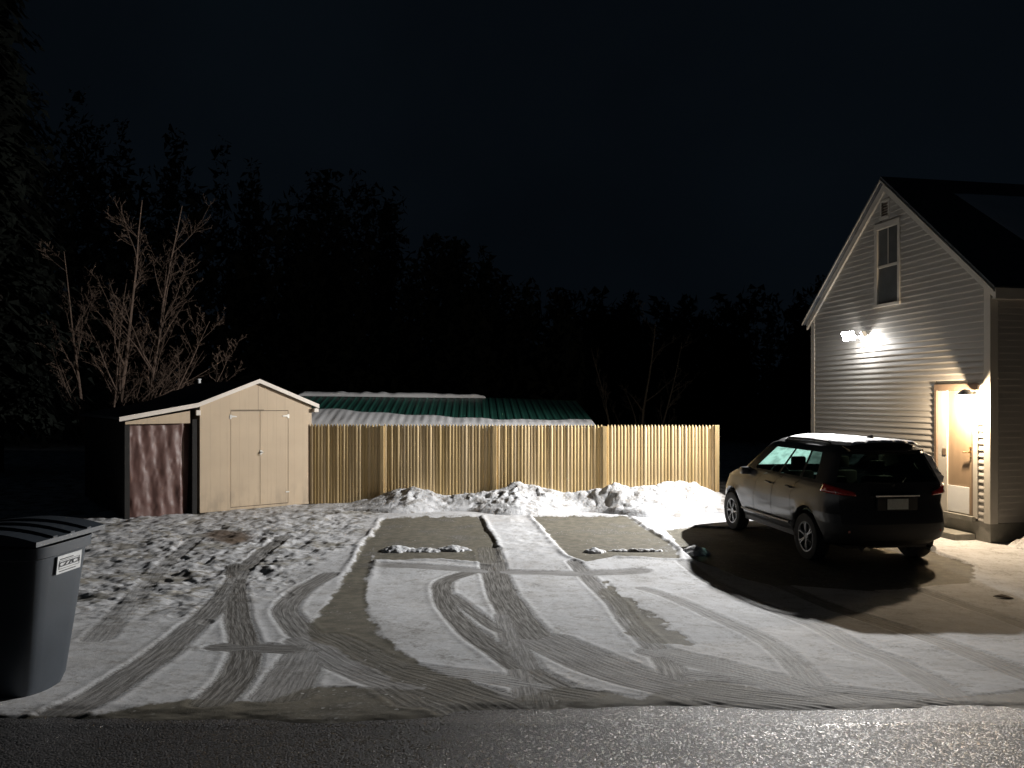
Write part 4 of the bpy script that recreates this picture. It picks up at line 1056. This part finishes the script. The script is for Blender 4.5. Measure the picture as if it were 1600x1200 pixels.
# ------------------------------------------------------------------ wheelie bins on the left
def bin_(loc, rz, body, label, name='wheelie_bin', lidmat=None, sticker=False, h=1.02):
    b = empty(name, loc, rz); tag(b, label, 'bin')
    bm = bmesh.new(); rings = []
    for z, hx, hy, oy in ((.03, .21, .23, .02), (.10, .225, .25, .01), (.55, .265, .30, 0), (h - .10, .30, .345, 0), (h - .09, .325, .37, 0), (h - .02, .33, .375, 0)):
        ring = []
        for k in range(28):
            a = 2 * math.pi * (k + .5) / 28; p = 5.5
            cx = math.copysign(abs(math.cos(a)) ** (2 / p), math.cos(a)); cy = math.copysign(abs(math.sin(a)) ** (2 / p), math.sin(a))
            ring.append(bm.verts.new((cx * hx, cy * hy + oy, z)))
        rings.append(ring)
    for i in range(len(rings) - 1):
        for k in range(28): bm.faces.new((rings[i][k], rings[i][(k + 1) % 28], rings[i + 1][(k + 1) % 28], rings[i + 1][k]))
    bm.faces.new(rings[0]); link('body', bm_mesh('body', bm), body, b, True, 35)
    bm = bmesh.new(); pr_ = []
    n = 12
    for i in range(n + 1):
        t = i / n * 2 - 1; pr_.append((t * .395, h + .03 + .055 * (1 - t * t)))
    pr_ += [(.395, h - .015), (.37, h - .015), (.36, h + .005), (-.36, h + .005), (-.395, h - .0)]
    add_prism(bm, pr_, (-.345, 0, 0), (0, 1, 0), (0, 0, 1), (.69, 0, 0))
    for k in (-.17, 0, .17): add_prism(bm, [(a, z + .012) for a, z in pr_[:n + 1]] + [(.39, h + .0), (-.39, h + .0)], (k - .02, 0, 0), (0, 1, 0), (0, 0, 1), (.04, 0, 0))
    link('lid', bm_mesh('lid', bm), lidmat or body, b)
    bm = bmesh.new(); add_tube(bm, [(-.28, .36, h - .06), (-.28, .44, h - .02), (.28, .44, h - .02), (.28, .36, h - .06)], [.018] * 4, 8); link('handle', bm_mesh('handle', bm), body, b)
    for s in (-1, 1):
        o = link('wheel', bm_mesh('wheel', lathe([(.02, -.025), (.10, -.03), (.125, -.02), (.125, .02), (.10, .03), (.02, .025)], 20)), M['tyre'], b); o.rotation_euler = (0, R(90), 0); o.location = (s * .27, .27, .125)
    if sticker:
        st = empty('sticker'); st.parent = b; st.location = (.03, -.3465, .855); st.rotation_euler = (R(6.2), 0, 0); st.scale = (1.15, 1, .68)
        box('label_sheet', (-.105, -.004, -.085), (.105, 0.004, .085), M['sticker'], st, .001)
        fc = bpy.data.curves.new('lettering', 'FONT'); fc.body = 'CZZC3'; fc.size = .062; fc.align_x = 'CENTER'; fc.align_y = 'CENTER'; fc.extrude = .001; fc.space_character = .9; fc.offset = .0015
        tmp_ = bpy.data.objects.new('lettering', fc); C.objects.link(tmp_); bpy.context.view_layer.update()
        tme_ = bpy.data.meshes.new_from_object(tmp_.evaluated_get(bpy.context.evaluated_depsgraph_get())); bpy.data.objects.remove(tmp_); tme_.materials.clear()
        to = link('lettering', tme_, M['ink'], st); to.location = (0, -.0065, .002); to.rotation_euler = (R(90), 0, 0)
        for z0, z1, x0, x1 in ((.048, .058, -.085, .03), (-.066, -.058, -.085, .06)): box('print_line', (x0, -.0052, z0), (x1, -.0042, z1), M['ink'], st)
        bm = bmesh.new()
        for q in (((-.09, .036), (.09, .040)), ((-.09, -.040), (.09, -.036)), ((-.09, -.036), (-.086, .036)), ((.086, -.036), (.09, .036))): add_box(bm, (q[0][0], -.0052, q[0][1]), (q[1][0], -.0042, q[1][1]))
        link('print_frame', bm_mesh('print_frame', bm), M['ink'], st)
    return b
gz_ = lambda y: float(zprof(np.array([y]))[0])
bin_((-3.22, 4.98, gz_(5.0) - .02), R(86), M['binplastic'], 'grey wheeled bin with white sticker standing at the left edge', sticker=True)
# dead leaf on the drive
v = [(0, -.10, 0), (.045, -.05, .012), (.06, 0, .02), (.03, .06, .014), (0, .11, .004), (-.03, .06, .016), (-.06, 0, .022), (-.045, -.05, .01), (0, 0, .002)]
o = link('dead_leaf', mesh('leaf', v, [(8, i, (i + 1) % 8) for i in range(8)]), simple('leaf', (.10, .06, .035), .8)); o.location = (5.72, 8.95, gz_(8.95) + .012); o.rotation_euler = (0, 0, R(70))
md = o.modifiers.new('thick', 'SOLIDIFY'); md.thickness = .006
tag(o, 'dark dead leaf lying on the snow at lower right', 'leaf')

# ------------------------------------------------------------------ trees
def bare_tree(name, loc, stems, label, bark, depth=4, seed=1, twig=1.0, group=None):
    rnd = random.Random(seed)
    root = empty(name, loc); tag(root, label, 'tree', group)
    br = bmesh.new()
    def grow(bm, p, d, L, r, lev, nseg):
        pts = [p.copy()]; rad = [r]; dd = d.normalized()
        for i in range(nseg):
            w = (.035, .09, .14, .18, .2)[lev]
            dd = (dd + Vector((rnd.gauss(0, w), rnd.gauss(0, w), rnd.gauss(0, w * .6) + .05))).normalized()
            pts.append(pts[-1] + dd * L / nseg); rad.append(max(.0035, r * (1 - .85 * (i + 1) / nseg)))
        add_tube(bm, pts, rad, 7 if lev == 0 else (5 if lev == 1 else 3), cap=False)
        if lev >= depth: return
        nb = {0: 13, 1: 7, 2: 5, 3: 3}.get(lev, 3)
        for k in range(int(nb * twig + .5)):
            t = rnd.uniform(.18 if lev else .12, .97); i = min(int(t * nseg), nseg - 1)
            q = pts[i].lerp(pts[i + 1], t * nseg - i)
            ax = (pts[i + 1] - pts[i]).normalized()
            side = ax.cross(Vector((rnd.gauss(0, 1), rnd.gauss(0, 1), rnd.gauss(0, 1)))).normalized()
            nd = (ax * rnd.uniform(.45, .9) + side * rnd.uniform(.5, .95) + Vector((0, 0, .15))).normalized()
            grow(br, q, nd, L * rnd.uniform(.18, .36) * (1.15 - .5 * t), max(.005, rad[i] * .42), lev + 1, max(3, nseg - 2))
    for (dx, dy, lean, L, r) in stems:
        bm = bmesh.new()
        grow(bm, Vector((dx, dy, -.2)), Vector(lean), L, r, 0, 9)
        link('trunk', bm_mesh('trunk', bm), bark, root, True)
    link('crown', bm_mesh('crown', br), bark, root)
    return root
bare_tree('bare_tree', (-11.8, 22.5, 0), [(-.5, 0, (-.02, 0, 1), 7.0, .06), (-.1, .2, (.04, 0, 1), 6.2, .05), (.25, 0, (.03, 0, 1), 8.4, .085), (.7, .1, (.10, 0, 1), 6.6, .06), (.9, 0, (.17, 0, 1), 8.4, .08), (.7, -.3, (.62, -.1, 1), 5.4, .045), (.9, -.1, (.9, 0, 1), 4.8, .04)],
          'bare multi-stemmed tree rising behind the shed lean-to', M['bark'], 3, 5, 1.25)
bare_tree('bare_shrub_tree', (4.0, 25.5, 0), [(-.4, 0, (-.25, 0, 1), 4.4, .06), (.1, 0, (.05, 0, 1), 5.2, .07), (.5, 0, (.3, 0, 1), 4.6, .05)], 'faint bare shrubby tree beyond the right half of the fence', M['darkbark'], 3, 9, .8)
def conifer(loc, h, rad, seed, label):
    rnd = random.Random(seed); root = empty('conifer_tree', loc); tag(root, label, 'tree')
    bm = bmesh.new(); add_tube(bm, [(0, 0, -.3), (0, 0, h * .5), (.1, 0, h * .98)], [rad * .08, rad * .055, .02], 8); link('trunk', bm_mesh('trunk', bm), M['darkbark'], root)
    v = []; f = []
    nl = int(h * 3.2)
    for i in range(nl):
        t = i / nl; z0 = h * (.10 + .90 * t); R0 = rad * (1 - t) ** .85 * rnd.uniform(.75, 1.1) + .1
        nb = max(4, int(11 * (1 - t) + 3))
        for k in range(nb):
            a = rnd.uniform(0, 2 * math.pi); L = R0 * rnd.uniform(.6, 1.1)
            for s in range(9):
                u = (s + rnd.random()) / 9; r = L * u; zz = z0 - r * .35 + rnd.gauss(0, .08)
                w = .28 * (1 - u * .55) * rnd.uniform(.6, 1.3) * (rad / 3)
                c = Vector((math.cos(a) * r, math.sin(a) * r, zz)); tx = Vector((-math.sin(a), math.cos(a), rnd.uniform(-.4, .4))) * w; dn = Vector((math.cos(a) * .8, math.sin(a) * .8, -rnd.uniform(.4, 1.2))) * w
                b = len(v); v += [c - tx, c + tx, c + dn * 1.6]; f.append((b, b + 1, b + 2))
    link('crown', mesh('crown', v, f), M['needle'], root)
conifer((-17.5, 26, 0), 22, 3.6, 1, 'tall dark conifer at the far left edge of the frame')
def woods():
    rnd = random.Random(3); v = []; f = []
    hx = [-60, -34, -26, -18, -10, -3, 4, 11, 18, 30, 60]; hz = [20, 20, 17.5, 15.5, 14, 11, 8.2, 7.2, 8.5, 9, 14]
    for k in range(330):
        x = rnd.uniform(-58, 58); y = rnd.uniform(40, 60); h = float(np.interp(x, hx, hz)) * rnd.uniform(.72, 1.08) * (y / 46); w = rnd.uniform(1.5, 3.0)
        for q in range(420):
            t = rnd.random() ** .95; r = w * math.sqrt(rnd.random()) * (1 - t * .75); a = rnd.uniform(0, 6.283)
            c = Vector((x + r * math.cos(a), y + r * math.sin(a), .3 + h * t)); s_ = rnd.uniform(.12, .46) * (1.1 - .55 * t)
            b = len(v)
            for m in range(3): v.append(c + Vector((rnd.gauss(0, s_), rnd.gauss(0, s_ * .5), rnd.gauss(0, s_))))
            f.append((b, b + 1, b + 2))
    tag(link('woods', mesh('woods', v, f), M['needle']), 'dark mass of night woods far behind the fence', 'woods', kind='stuff')
woods()
